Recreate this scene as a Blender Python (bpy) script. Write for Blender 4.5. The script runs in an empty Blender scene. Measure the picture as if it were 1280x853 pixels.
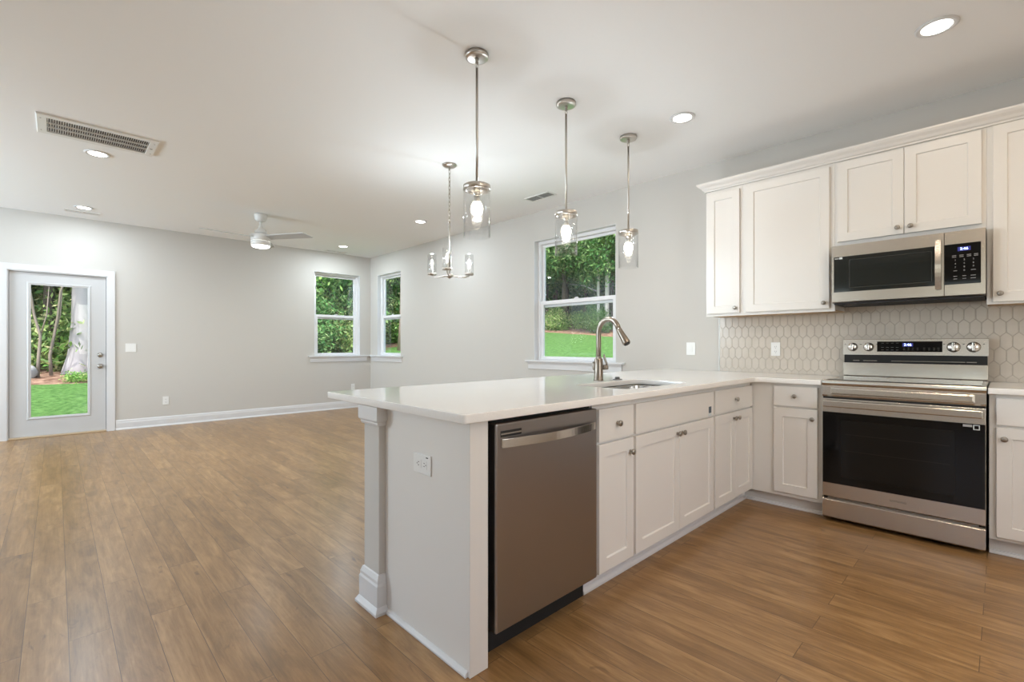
import bpy, bmesh, math, random
from mathutils import Vector, Matrix, noise as mnoise
import numpy as np

R = math.radians
SC = bpy.context.scene
COL = SC.collection
random.seed(4)

# ------------------------------------------------------------------ camera, world, sun, exposure
cam_d = bpy.data.cameras.new('camera')
cam = bpy.data.objects.new('camera', cam_d)
COL.objects.link(cam)
cam.location = (8.2873, -4.2791, 1.1414)
cam.rotation_euler = (R(90), 0, 0.8036)
cam_d.sensor_width = 36.0
cam_d.lens = 591.2273 / 1280 * 36.0
cam_d.shift_y = 5.67 / 1280
cam_d.clip_start = 0.05
cam_d.clip_end = 300
SC.camera = cam

SC.view_settings.view_transform = 'Standard'
SC.view_settings.look = 'None'
SC.view_settings.gamma = 1.0
SC.view_settings.use_curve_mapping = False
SC.view_settings.exposure = -0.04
SC.cycles.max_bounces = 10
SC.cycles.diffuse_bounces = 6
SC.cycles.glossy_bounces = 5
SC.cycles.transmission_bounces = 8
SC.cycles.transparent_max_bounces = 16
SC.cycles.sample_clamp_indirect = 4.0
SC.cycles.caustics_reflective = False
SC.cycles.caustics_refractive = False
SC.cycles.use_denoising = True

W = bpy.data.worlds.new('sky_world')
SC.world = W
W.use_nodes = True
wn = W.node_tree
wn.nodes.clear()
sky = wn.nodes.new('ShaderNodeTexSky')
sky.sky_type = 'NISHITA'
sky.sun_disc = False
sky.sun_elevation = R(52)
sky.sun_rotation = R(135)
sky.air_density = 1.0
sky.dust_density = 2.5
bgn = wn.nodes.new('ShaderNodeBackground')
bgn.inputs['Strength'].default_value = 0.60
won = wn.nodes.new('ShaderNodeOutputWorld')
wn.links.new(sky.outputs[0], bgn.inputs['Color'])
wn.links.new(bgn.outputs[0], won.inputs['Surface'])

def lamp(name, kind, loc, energy, color, parent=None, rot=None, **kw):
    d = bpy.data.lights.new(name, kind)
    d.energy = energy
    d.color = color
    for k, v in kw.items():
        setattr(d, k, v)
    o = bpy.data.objects.new(name, d)
    COL.objects.link(o)
    o.location = loc
    if rot: o.rotation_euler = rot
    if parent: o.parent = parent
    return o

sun_dir = Vector((-0.33, 0.36, -0.87))
sun = lamp('sun', 'SUN', (6, -6, 20), 6.0, (1.0, 0.95, 0.86), angle=R(1.5))
sun.rotation_euler = sun_dir.to_track_quat('-Z', 'Y').to_euler()

H = 2.792
WARM = (1.0, 0.78, 0.54)
BULB = (0.84, 0.93, 1.0)
KIT = WARM
NEU = (0.82, 0.92, 1.0)
EP, EC, EK, EL = 10.0, 7.0, 2.5, 26.5             # watts: pendant bulb, chandelier bulb, kitchen can, living room can
COOL = (0.72, 0.87, 1.0)
# added fill lamps, set in the made-up window openings out of view
lamp('added_fill_light', 'AREA', (9.86, -3.0, 1.6), 17, (1.0, 0.96, 0.90), rot=(R(90), 0, R(90)), shape='RECTANGLE', size=1.6, size_y=1.4)
lamp('added_fill_light', 'AREA', (2.0, -8.40, 1.62), 320, COOL, rot=(R(140), 0, 0), shape='RECTANGLE', size=1.75, size_y=1.2)

# ------------------------------------------------------------------ materials
MAT = {}
def nt(name):
    m = bpy.data.materials.new(name)
    m.use_nodes = True
    t = m.node_tree
    return m, t, t.nodes['Principled BSDF'], t.nodes['Material Output']

def pm(name, col, rough=0.5, metal=0.0, spec=0.5, bump=0.0, bscale=200.0, coat=0.0, emis=None, estr=0.0, stretch=None):
    m, t, b, o = nt(name)
    b.inputs['Base Color'].default_value = (*col, 1)
    b.inputs['Roughness'].default_value = rough
    b.inputs['Metallic'].default_value = metal
    b.inputs['Specular IOR Level'].default_value = spec
    b.inputs['Coat Weight'].default_value = coat
    if emis:
        b.inputs['Emission Color'].default_value = (*emis, 1)
        b.inputs['Emission Strength'].default_value = estr
    if bump:
        tc = t.nodes.new('ShaderNodeTexCoord')
        mp = t.nodes.new('ShaderNodeMapping')
        if stretch: mp.inputs['Scale'].default_value = stretch
        n = t.nodes.new('ShaderNodeTexNoise')
        n.inputs['Scale'].default_value = bscale
        n.inputs['Detail'].default_value = 3
        bp = t.nodes.new('ShaderNodeBump')
        bp.inputs['Strength'].default_value = bump
        bp.inputs['Distance'].default_value = 0.002
        t.links.new(tc.outputs['Object'], mp.inputs['Vector'])
        t.links.new(mp.outputs[0], n.inputs['Vector'])
        t.links.new(n.outputs['Fac'], bp.inputs['Height'])
        t.links.new(bp.outputs[0], b.inputs['Normal'])
    MAT[name] = m
    return m

pm('wall_paint', (0.585, 0.565, 0.530), 0.75, spec=0.25, bump=0.05, bscale=260)
pm('ceiling_paint', (0.91, 0.915, 0.915), 0.9, spec=0.1, bump=0.05, bscale=180)
pm('trim_white', (0.70, 0.70, 0.705), 0.42)
pm('door_white', (0.555, 0.555, 0.555), 0.45)
pm('vinyl_white', (0.82, 0.82, 0.83), 0.38)
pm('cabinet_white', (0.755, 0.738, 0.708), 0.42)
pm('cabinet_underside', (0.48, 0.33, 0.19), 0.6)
pm('plate_white', (0.82, 0.82, 0.80), 0.35)
pm('slot_dark', (0.03, 0.03, 0.03), 0.6)
pm('gap_black', (0.008, 0.008, 0.008), 0.7)
pm('nickel', (0.58, 0.55, 0.51), 0.30, 1.0)
pm('nickel_dark', (0.36, 0.335, 0.30), 0.32, 1.0)
pm('chandelier_nickel', (0.52, 0.48, 0.43), 0.28, 1.0)
pm('faucet_steel', (0.29, 0.25, 0.21), 0.30, 1.0)
pm('steel', (0.60, 0.565, 0.52), 0.26, 1.0, bump=0.05, bscale=90, stretch=(0.05, 1, 3))
pm('steel_handle', (0.72, 0.69, 0.65), 0.2, 1.0)
pm('steel_dark', (0.37, 0.35, 0.345), 0.34, 1.0, bump=0.04, bscale=90, stretch=(0.05, 1, 3))
pm('sink_steel', (0.62, 0.60, 0.57), 0.25, 1.0)
pm('black_glass', (0.006, 0.006, 0.006), 0.05, spec=0.28)
pm('cooktop_glass', (0.02, 0.02, 0.02), 0.05, spec=0.8, coat=0.6)
pm('micro_glass', (0.012, 0.015, 0.014), 0.07, spec=0.6)
pm('oven_window', (0.009, 0.009, 0.0085), 0.05, spec=0.28)
pm('oven_rack_dim', (0.020, 0.019, 0.017), 0.10, spec=0.3)
pm('oven_inner', (0.03, 0.03, 0.03), 0.25)
pm('print_grey', (0.42, 0.42, 0.42), 0.6)
pm('print_dim', (0.13, 0.13, 0.12), 0.6)
pm('print_brown', (0.16, 0.13, 0.10), 0.6)
pm('sticker_blue', (0.05, 0.08, 0.11), 0.5)
pm('sticker_pale', (0.62, 0.68, 0.70), 0.5)
pm('display_blue', (0.02, 0.02, 0.10), 0.3, emis=(0.10, 0.14, 1.0), estr=0.16)
pm('digit_blue', (0.2, 0.2, 0.6), 0.3, emis=(0.45, 0.55, 1.0), estr=5.0)
pm('fan_white', (0.72, 0.72, 0.70), 0.45)
pm('blade_grey', (0.50, 0.51, 0.51), 0.5)
pm('grille_white', (0.80, 0.80, 0.78), 0.45)
pm('duct_dark', (0.10, 0.085, 0.08), 0.8)
pm('duct_grey', (0.34, 0.34, 0.34), 0.8)
pm('threshold_wood', (0.55, 0.42, 0.28), 0.5)
pm('rubber', (0.05, 0.05, 0.05), 0.6)
pm('cap_bronze', (0.13, 0.13, 0.13), 0.35, 0.6)
pm('can_lens', (1, 1, 1), 0.4, emis=(1.0, 0.96, 0.88), estr=9.0)
pm('bulb_glow', (1, 1, 1), 0.4, emis=(1.0, 0.90, 0.72), estr=14.0)
pm('fan_lens', (1, 1, 1), 0.4, emis=(1.0, 0.97, 0.92), estr=5.0)
pm('candle_sleeve', (0.75, 0.73, 0.68), 0.5)
pm('bark', (0.24, 0.20, 0.165), 0.9, bump=0.8, bscale=14, stretch=(1, 1, .25))
pm('bark_pale', (0.36, 0.345, 0.36), 0.9, bump=0.8, bscale=10, stretch=(1, 1, .3))
pm('bark_silver', (0.46, 0.45, 0.44), 0.9, bump=0.8, bscale=10, stretch=(1, 1, .3))
pm('bark_pink', (0.40, 0.29, 0.26), 0.9, bump=1.0, bscale=9, stretch=(1, 1, .4))
pm('bark_dark', (0.10, 0.085, 0.07), 0.9, bump=0.6, bscale=14, stretch=(1, 1, .25))
pm('rock_pale', (0.42, 0.42, 0.43), 0.85, bump=0.6, bscale=8)
pm('siding', (0.6, 0.6, 0.58), 0.8)

def speckle(name, c0, c1, scale, rough, coat=0.0, spec=0.5):
    m, t, b, o = nt(name)
    tc = t.nodes.new('ShaderNodeTexCoord')
    n = t.nodes.new('ShaderNodeTexNoise')
    n.inputs['Scale'].default_value = scale
    n.inputs['Detail'].default_value = 6
    cr = t.nodes.new('ShaderNodeValToRGB')
    cr.color_ramp.elements[0].position = 0.38
    cr.color_ramp.elements[0].color = (*c0, 1)
    cr.color_ramp.elements[1].position = 0.62
    cr.color_ramp.elements[1].color = (*c1, 1)
    t.links.new(tc.outputs['Object'], n.inputs['Vector'])
    t.links.new(n.outputs['Fac'], cr.inputs[0])
    t.links.new(cr.outputs[0], b.inputs['Base Color'])
    b.inputs['Roughness'].default_value = rough
    b.inputs['Coat Weight'].default_value = coat
    b.inputs['Coat Roughness'].default_value = 0.04
    b.inputs['Specular IOR Level'].default_value = spec
    MAT[name] = m
speckle('quartz', (0.83, 0.815, 0.79), (0.85, 0.835, 0.815), 160, 0.085, coat=0.0, spec=0.22)
speckle('tile_glaze', (0.55, 0.495, 0.425), (0.59, 0.535, 0.465), 9, 0.22)
speckle('grout', (0.42, 0.37, 0.31), (0.46, 0.41, 0.35), 60, 0.8)
speckle('lawn_grass', (0.045, 0.115, 0.028), (0.110, 0.225, 0.066), 11, 0.9, spec=0.1)
speckle('leaf_litter', (0.13, 0.07, 0.05), (0.36, 0.24, 0.18), 5, 0.95, spec=0.05)

def leaf_mat(name, cols):
    m, t, b, o = nt(name)
    t.nodes.remove(b)
    g = t.nodes.new('ShaderNodeNewGeometry')
    cr = t.nodes.new('ShaderNodeValToRGB')
    els = cr.color_ramp.elements
    els[0].position, els[0].color = 0.0, (*cols[0], 1)
    els[1].position, els[1].color = 1.0, (*cols[-1], 1)
    for i, c in enumerate(cols[1:-1]):
        e = els.new((i + 1) / (len(cols) - 1)); e.color = (*c, 1)
    d = t.nodes.new('ShaderNodeBsdfDiffuse')
    tr = t.nodes.new('ShaderNodeBsdfTranslucent')
    mx = t.nodes.new('ShaderNodeMixShader'); mx.inputs[0].default_value = 0.35
    t.links.new(g.outputs['Random Per Island'], cr.inputs[0])
    t.links.new(cr.outputs[0], d.inputs[0]); t.links.new(cr.outputs[0], tr.inputs[0])
    t.links.new(d.outputs[0], mx.inputs[1]); t.links.new(tr.outputs[0], mx.inputs[2])
    t.links.new(mx.outputs[0], o.inputs['Surface'])
    MAT[name] = m
leaf_mat('leaves_green', [(0.079, 0.194, 0.053), (0.157, 0.351, 0.088), (0.299, 0.527, 0.140), (0.527, 0.737, 0.246)])
leaf_mat('leaves_deep', [(0.053, 0.150, 0.053), (0.105, 0.264, 0.088), (0.211, 0.386, 0.140), (0.421, 0.562, 0.264)])
leaf_mat('leaves_mixed', [(0.105, 0.176, 0.070), (0.211, 0.351, 0.124), (0.421, 0.562, 0.211), (0.667, 0.632, 0.351)])

def thin_glass(name, tint, ior=1.45, refl=1.0):
    m, t, b, o = nt(name)
    t.nodes.remove(b)
    lw = t.nodes.new('ShaderNodeLayerWeight'); lw.inputs['Blend'].default_value = 0.5
    pw = t.nodes.new('ShaderNodeMath'); pw.operation = 'POWER'; pw.inputs[1].default_value = 5.0
    r0 = ((ior-1)/(ior+1))**2
    mu = t.nodes.new('ShaderNodeMath'); mu.operation = 'MULTIPLY_ADD'; mu.inputs[1].default_value = (1-r0)*refl; mu.inputs[2].default_value = r0*refl
    tr = t.nodes.new('ShaderNodeBsdfTransparent'); tr.inputs[0].default_value = (*tint, 1)
    gl = t.nodes.new('ShaderNodeBsdfGlossy'); gl.inputs['Roughness'].default_value = 0.02
    mx = t.nodes.new('ShaderNodeMixShader')
    t.links.new(lw.outputs['Facing'], pw.inputs[0]); t.links.new(pw.outputs[0], mu.inputs[0]); t.links.new(mu.outputs[0], mx.inputs[0])
    t.links.new(tr.outputs[0], mx.inputs[1]); t.links.new(gl.outputs[0], mx.inputs[2])
    t.links.new(mx.outputs[0], o.inputs['Surface'])
    MAT[name] = m
thin_glass('window_glass', (0.97, 0.98, 0.98))
thin_glass('shade_glass', (0.975, 0.978, 0.98), 1.5, 1.0)

def floor_mat():
    m, t, b, o = nt('oak_planks')
    N, L = t.nodes.new, t.links.new
    tc = N('ShaderNodeTexCoord')
    mp = N('ShaderNodeMapping'); mp.inputs['Location'].default_value = (0.31, 0.053, 0)
    L(tc.outputs['Object'], mp.inputs['Vector'])
    br = N('ShaderNodeTexBrick')
    br.offset = 0.39; br.offset_frequency = 2; br.squash = 1.0
    for k, v in (('Scale', 1.0), ('Mortar Size', 0.0011), ('Mortar Smooth', 0.2), ('Bias', 0.0), ('Brick Width', 1.22), ('Row Height', 0.127)):
        br.inputs[k].default_value = v
    br.inputs['Color1'].default_value = (0, 0, 0, 1); br.inputs['Color2'].default_value = (1, 1, 1, 1); br.inputs['Mortar'].default_value = (0.5, 0.5, 0.5, 1)
    L(mp.outputs[0], br.inputs['Vector'])
    # every board gets its own piece of grain
    sh = N('ShaderNodeVectorMath'); sh.operation = 'SCALE'; sh.inputs['Scale'].default_value = 37.0
    L(br.outputs['Color'], sh.inputs[0])
    ad = N('ShaderNodeVectorMath'); ad.operation = 'ADD'
    L(mp.outputs[0], ad.inputs[0]); L(sh.outputs[0], ad.inputs[1])
    def grain(scale, sc, detail, dist):
        m2 = N('ShaderNodeMapping'); m2.inputs['Scale'].default_value = scale
        L(ad.outputs[0], m2.inputs['Vector'])
        n = N('ShaderNodeTexNoise'); n.inputs['Scale'].default_value = sc; n.inputs['Detail'].default_value = detail
        n.inputs['Roughness'].default_value = 0.62; n.inputs['Distortion'].default_value = dist
        L(m2.outputs[0], n.inputs['Vector'])
        return n.outputs['Fac']
    g1 = grain((1.0, 9.0, 1.0), 1.7, 7, 0.8)
    g2 = grain((2.0, 46.0, 1.0), 2.2, 5, 0.3)
    g3 = grain((0.9, 3.4, 1.0), 2.6, 6, 2.0)
    def math_(op, a, bb):
        x = N('ShaderNodeMath'); x.operation = op
        for i, v in enumerate((a, bb)):
            if isinstance(v, (int, float)): x.inputs[i].default_value = v
            else: L(v, x.inputs[i])
        return x.outputs[0]
    s = math_('ADD', math_('MULTIPLY', g1, 0.46), math_('MULTIPLY', g2, 0.24))
    s = math_('ADD', s, math_('MULTIPLY', g3, 0.38))
    bw = N('ShaderNodeRGBToBW'); L(br.outputs['Color'], bw.inputs[0])
    s = math_('ADD', s, math_('MULTIPLY', math_('SUBTRACT', bw.outputs[0], 0.5), 0.085))
    cr = N('ShaderNodeValToRGB')
    e = cr.color_ramp.elements
    e[0].position, e[0].color = 0.33, (0.135, 0.072, 0.030, 1)
    e[1].position, e[1].color = 0.70, (0.42, 0.253, 0.112, 1)
    x = e.new(0.445); x.color = (0.205, 0.111, 0.041, 1)
    x = e.new(0.56); x.color = (0.290, 0.162, 0.065, 1)
    L(s, cr.inputs[0])
    # dark knots and flecks
    kn = grain((1.0, 3.2, 1.0), 4.2, 3, 1.0)
    kr = N('ShaderNodeValToRGB'); k = kr.color_ramp.elements
    k[0].position, k[0].color = 0.645, (0, 0, 0, 1)
    k[1].position, k[1].color = 0.77, (1, 1, 1, 1)
    L(kn, kr.inputs[0])
    mk = N('ShaderNodeMix'); mk.data_type = 'RGBA'
    L(math_('MULTIPLY', kr.outputs[0], 0.75), mk.inputs[0]); L(cr.outputs[0], mk.inputs[6]); mk.inputs[7].default_value = (0.085, 0.045, 0.024, 1)
    mg = N('ShaderNodeMix'); mg.data_type = 'RGBA'
    L(math_('MULTIPLY', br.outputs['Fac'], 0.8), mg.inputs[0]); L(mk.outputs[2], mg.inputs[6]); mg.inputs[7].default_value = (0.055, 0.032, 0.018, 1)
    L(mg.outputs[2], b.inputs['Base Color'])
    rg = math_('ADD', math_('MULTIPLY', g1, 0.16), 0.27)
    L(rg, b.inputs['Roughness'])
    b.inputs['Coat Weight'].default_value = 0.18
    b.inputs['Coat Roughness'].default_value = 0.22
    bp = N('ShaderNodeBump'); bp.inputs['Strength'].default_value = 0.25; bp.inputs['Distance'].default_value = 0.002
    hh = math_('SUBTRACT', math_('MULTIPLY', g2, 0.35), br.outputs['Fac'])
    L(hh, bp.inputs['Height']); L(bp.outputs[0], b.inputs['Normal'])
    MAT['oak_planks'] = m
floor_mat()

# ------------------------------------------------------------------ mesh helpers
class MB:
    def __init__(s): s.bm = bmesh.new()
    def box(s, x0, y0, z0, x1, y1, z1, bev=0.0, seg=2):
        x0, x1 = min(x0, x1), max(x0, x1); y0, y1 = min(y0, y1), max(y0, y1); z0, z1 = min(z0, z1), max(z0, z1)
        v = [s.bm.verts.new(p) for p in ((x0,y0,z0),(x1,y0,z0),(x1,y1,z0),(x0,y1,z0),(x0,y0,z1),(x1,y0,z1),(x1,y1,z1),(x0,y1,z1))]
        fs = [s.bm.faces.new([v[i] for i in q]) for q in ((0,3,2,1),(4,5,6,7),(0,1,5,4),(1,2,6,5),(2,3,7,6),(3,0,4,7))]
        if bev:
            es = list({e for f in fs for e in f.edges})
            bmesh.ops.bevel(s.bm, geom=es, offset=bev, segments=seg, affect='EDGES', profile=0.5)
        return s
    def prism(s, poly, a, b, axis='x', caps=True):
        # poly: 2D points in the plane perpendicular to axis
        def P(u, v, t): return {'x': (t, u, v), 'y': (u, t, v), 'z': (u, v, t)}[axis]
        A = [s.bm.verts.new(P(u, v, a)) for u, v in poly]; B = [s.bm.verts.new(P(u, v, b)) for u, v in poly]
        n = len(poly)
        fs = [s.bm.faces.new((A[i], A[(i+1) % n], B[(i+1) % n], B[i])) for i in range(n)]
        if caps: fs += [s.bm.faces.new(A[::-1]), s.bm.faces.new(B)]
        bmesh.ops.recalc_face_normals(s.bm, faces=fs)
        return s
    def lathe(s, prof, c=(0,0,0), seg=32, axis='z', smooth=True, cap=True):
        rings = []
        for r, h in prof:
            ring = []
            for i in range(seg):
                a = 2*math.pi*i/seg
                u, v = max(r, 1e-5)*math.cos(a), max(r, 1e-5)*math.sin(a)
                p = {'z': (u, v, h), 'x': (h, u, v), 'y': (u, h, v)}[axis]
                ring.append(s.bm.verts.new((c[0]+p[0], c[1]+p[1], c[2]+p[2])))
            rings.append(ring)
        fs = []
        for A, B in zip(rings, rings[1:]):
            for i in range(seg):
                fs.append(s.bm.faces.new((A[i], A[(i+1) % seg], B[(i+1) % seg], B[i])))
        for f in fs: f.smooth = smooth
        if cap:
            fs.append(s.bm.faces.new(rings[0])); fs.append(s.bm.faces.new(rings[-1]))
        bmesh.ops.recalc_face_normals(s.bm, faces=fs)
        return s
    def tube(s, pts, rad, seg=12, cap=True, smooth=True):
        pts = [Vector(p) for p in pts]
        rr = rad if isinstance(rad, (list, tuple)) else [rad]*len(pts)
        rings = []; n0 = None
        for i, p in enumerate(pts):
            d = (pts[min(i+1, len(pts)-1)] - pts[max(i-1, 0)]).normalized()
            if n0 is None:
                n0 = d.orthogonal().normalized()
            else:
                n0 = (n0 - d*n0.dot(d)).normalized()
            bn = d.cross(n0)
            rings.append([s.bm.verts.new(p + (n0*math.cos(2*math.pi*k/seg) + bn*math.sin(2*math.pi*k/seg))*rr[i]) for k in range(seg)])
        fs = []
        for A, B in zip(rings, rings[1:]):
            for k in range(seg):
                fs.append(s.bm.faces.new((A[k], A[(k+1) % seg], B[(k+1) % seg], B[k])))
        for f in fs: f.smooth = smooth
        if cap:
            fs.append(s.bm.faces.new(rings[0])); fs.append(s.bm.faces.new(rings[-1]))
        bmesh.ops.recalc_face_normals(s.bm, faces=fs)
        return s
    def ball(s, c, r, sc=(1,1,1), u=20, v=12):
        m = Matrix.Translation(c) @ Matrix.Diagonal((r*sc[0], r*sc[1], r*sc[2], 1))
        ret = bmesh.ops.create_uvsphere(s.bm, u_segments=u, v_segments=v, radius=1, matrix=m)
        for f in {f for x in ret['verts'] for f in x.link_faces}: f.smooth = True
        return s
    def torus(s, c, R_, r, axis='y', su=20, sv=8, sx=1.0, sz=1.0):
        pts = []
        rings = []
        for i in range(su):
            a = 2*math.pi*i/su
            ring = []
            for j in range(sv):
                q = 2*math.pi*j/sv
                rr = R_ + r*math.cos(q)
                u, v, w = rr*math.cos(a)*sx, rr*math.sin(a)*sz, r*math.sin(q)
                p = {'y': (u, w, v), 'x': (w, u, v), 'z': (u, v, w)}[axis]
                ring.append(s.bm.verts.new((c[0]+p[0], c[1]+p[1], c[2]+p[2])))
            rings.append(ring)
        fs = []
        for i in range(su):
            A, B = rings[i], rings[(i+1) % su]
            for j in range(sv):
                f = s.bm.faces.new((A[j], A[(j+1) % sv], B[(j+1) % sv], B[j])); f.smooth = True; fs.append(f)
        bmesh.ops.recalc_face_normals(s.bm, faces=fs)
        return s
    def move(s, M):
        bmesh.ops.transform(s.bm, matrix=M, verts=s.bm.verts); return s

def obj(name, mb, mat, parent=None, loc=None):
    me = bpy.data.meshes.new(name)
    mb.bm.to_mesh(me); mb.bm.free()
    me.materials.append(MAT[mat])
    o = bpy.data.objects.new(name, me)
    COL.objects.link(o)
    if parent: o.parent = parent
    if loc: o.location = loc
    return o
def tag(o, label=None, cat=None, group=None, kind=None):
    if label: o['label'] = label
    if cat: o['category'] = cat
    if group: o['group'] = group
    if kind: o['kind'] = kind
    return o
def thing(name, label, cat, loc=(0,0,0), rz=0.0, group=None, kind=None):
    o = bpy.data.objects.new(name, None)
    o.empty_display_size = 0.1
    COL.objects.link(o)
    o.location = loc; o.rotation_euler = (0, 0, rz)
    return tag(o, label, cat, group, kind)
def struct(name, mb, mat, parent=None, label=None, cat=None):
    o = obj(name, mb, mat, parent)
    if not parent: tag(o, label, cat, kind='structure')
    return o
def dup(root, loc, rz=None, label=None, group=None, scale=None):
    r = root.copy(); COL.objects.link(r); r.location = loc
    if rz is not None: r.rotation_euler = (0, 0, rz)
    if label: r['label'] = label
    if group: r['group'] = group
    if scale: r.scale = scale
    for ch in list(root.children):
        c = ch.copy(); COL.objects.link(c); c.parent = r
        for g in list(ch.children):
            d = g.copy(); COL.objects.link(d); d.parent = c
    return r
def text_mesh(name, body, size, mat, parent, M, depth=0.0004):
    cu = bpy.data.curves.new(name, 'FONT'); cu.body = body; cu.size = size
    cu.align_x = 'CENTER'; cu.align_y = 'CENTER'; cu.extrude = depth
    t = bpy.data.objects.new(name + '_tmp', cu); COL.objects.link(t)
    dg = bpy.context.evaluated_depsgraph_get(); dg.update()
    me = bpy.data.meshes.new_from_object(t.evaluated_get(dg))
    bpy.data.objects.remove(t)
    me.name = name; me.transform(M)
    me.materials.clear(); me.materials.append(MAT[mat])
    o = bpy.data.objects.new(name, me); COL.objects.link(o); o.parent = parent
    return o
FACE = Matrix.Rotation(R(90), 4, 'X')          # text lying in XY -> standing, facing -Y

def wall_mesh(u0, u1, z0, z1, holes, t, plane):
    """one connected slab with rectangular openings; plane(u, d, z) -> xyz, d = 0 inside face, t = outside face"""
    us = sorted({u0, u1} | {h[0] for h in holes} | {h[1] for h in holes})
    zs = sorted({z0, z1} | {h[2] for h in holes} | {h[3] for h in holes})
    bm = bmesh.new(); V = {}
    def vt(u, d, z):
        k = (round(u, 5), round(d, 5), round(z, 5))
        if k not in V: V[k] = bm.verts.new(plane(u, d, z))
        return V[k]
    def solid(i, j):
        if i < 0 or j < 0 or i >= len(us)-1 or j >= len(zs)-1: return False
        cu, cz = (us[i]+us[i+1])/2, (zs[j]+zs[j+1])/2
        return not any(h[0] < cu < h[1] and h[2] < cz < h[3] for h in holes)
    for i in range(len(us)-1):
        for j in range(len(zs)-1):
            if not solid(i, j): continue
            a, b, c, d = us[i], us[i+1], zs[j], zs[j+1]
            bm.faces.new((vt(a,0,c), vt(b,0,c), vt(b,0,d), vt(a,0,d)))
            bm.faces.new((vt(a,t,c), vt(a,t,d), vt(b,t,d), vt(b,t,c)))
            if not solid(i-1, j): bm.faces.new((vt(a,0,c), vt(a,0,d), vt(a,t,d), vt(a,t,c)))
            if not solid(i+1, j): bm.faces.new((vt(b,0,c), vt(b,t,c), vt(b,t,d), vt(b,0,d)))
            if not solid(i, j-1): bm.faces.new((vt(a,0,c), vt(a,t,c), vt(b,t,c), vt(b,0,c)))
            if not solid(i, j+1): bm.faces.new((vt(a,0,d), vt(b,0,d), vt(b,t,d), vt(a,t,d)))
    bmesh.ops.recalc_face_normals(bm, faces=bm.faces)
    m = MB(); m.bm.free(); m.bm = bm
    return m

# ------------------------------------------------------------------ room shell
XR, YF = 9.9, -8.5
D0, D1, DH = -4.6893, -3.7954, 2.046            # glass door
W1 = (-1.055, -0.212); W2 = (0.267, 1.086); W3 = (4.245, 5.440); WZ0, WZ1 = 0.939, 2.437
struct('floor', MB().box(-0.16, YF-0.16, -0.08, XR+0.16, 0.16, 0.0), 'oak_planks')
struct('ceiling', MB().box(-0.16, YF-0.16, H, XR+0.16, 0.16, H+0.12), 'ceiling_paint')
TW = 0.15
struct('wall_left', wall_mesh(YF-TW, 0.0, 0.0, H, [(D0-0.02, D1+0.02, -1.0, DH+0.018), (-7.6, -5.8, 0.85, 2.4), (*W1, WZ0, WZ1)], TW, lambda u, d, z: (-d, u, z)), 'wall_paint')
struct('wall_back', wall_mesh(-TW, XR+TW, 0.0, H, [(*W2, WZ0, WZ1), (*W3, WZ0, WZ1)], TW, lambda u, d, z: (u, d + 0.0, z)), 'wall_paint')
struct('wall_right', wall_mesh(YF-TW, 0.0, 0.0, H, [(-3.9, -2.1, 0.85, 2.4)], TW, lambda u, d, z: (XR + d, u, z)), 'wall_paint')  # opening cut for an added, unseen window
struct('wall_front', wall_mesh(0.0, XR, 0.0, H, [(1.1, 2.9, 0.85, 2.4), (4.3, 6.1, 0.85, 2.4), (7.3, 9.1, 0.85, 2.4)], TW, lambda u, d, z: (u, YF - d, z)), 'wall_paint')  # openings cut for added, unseen windows

# base moulding: profile (offset from wall, z)
BASEP = [(0.0, 0.0), (0.024, 0.0), (0.024, 0.010), (0.016, 0.022), (0.014, 0.024), (0.014, 0.096), (0.010, 0.106), (0.010, 0.118), (0.005, 0.132), (0.0, 0.134)]
struct('baseboard_left', MB().prism([(o, z) for o, z in BASEP], D1+0.094, -0.001, 'y'), 'trim_white')
struct('baseboard_left_end', MB().prism([(o, z) for o, z in BASEP], YF+0.001, D0-0.094, 'y'), 'trim_white')
struct('baseboard_back', MB().prism([(-o, z) for o, z in BASEP], 0.025, 6.30, 'x'), 'trim_white')

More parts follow.
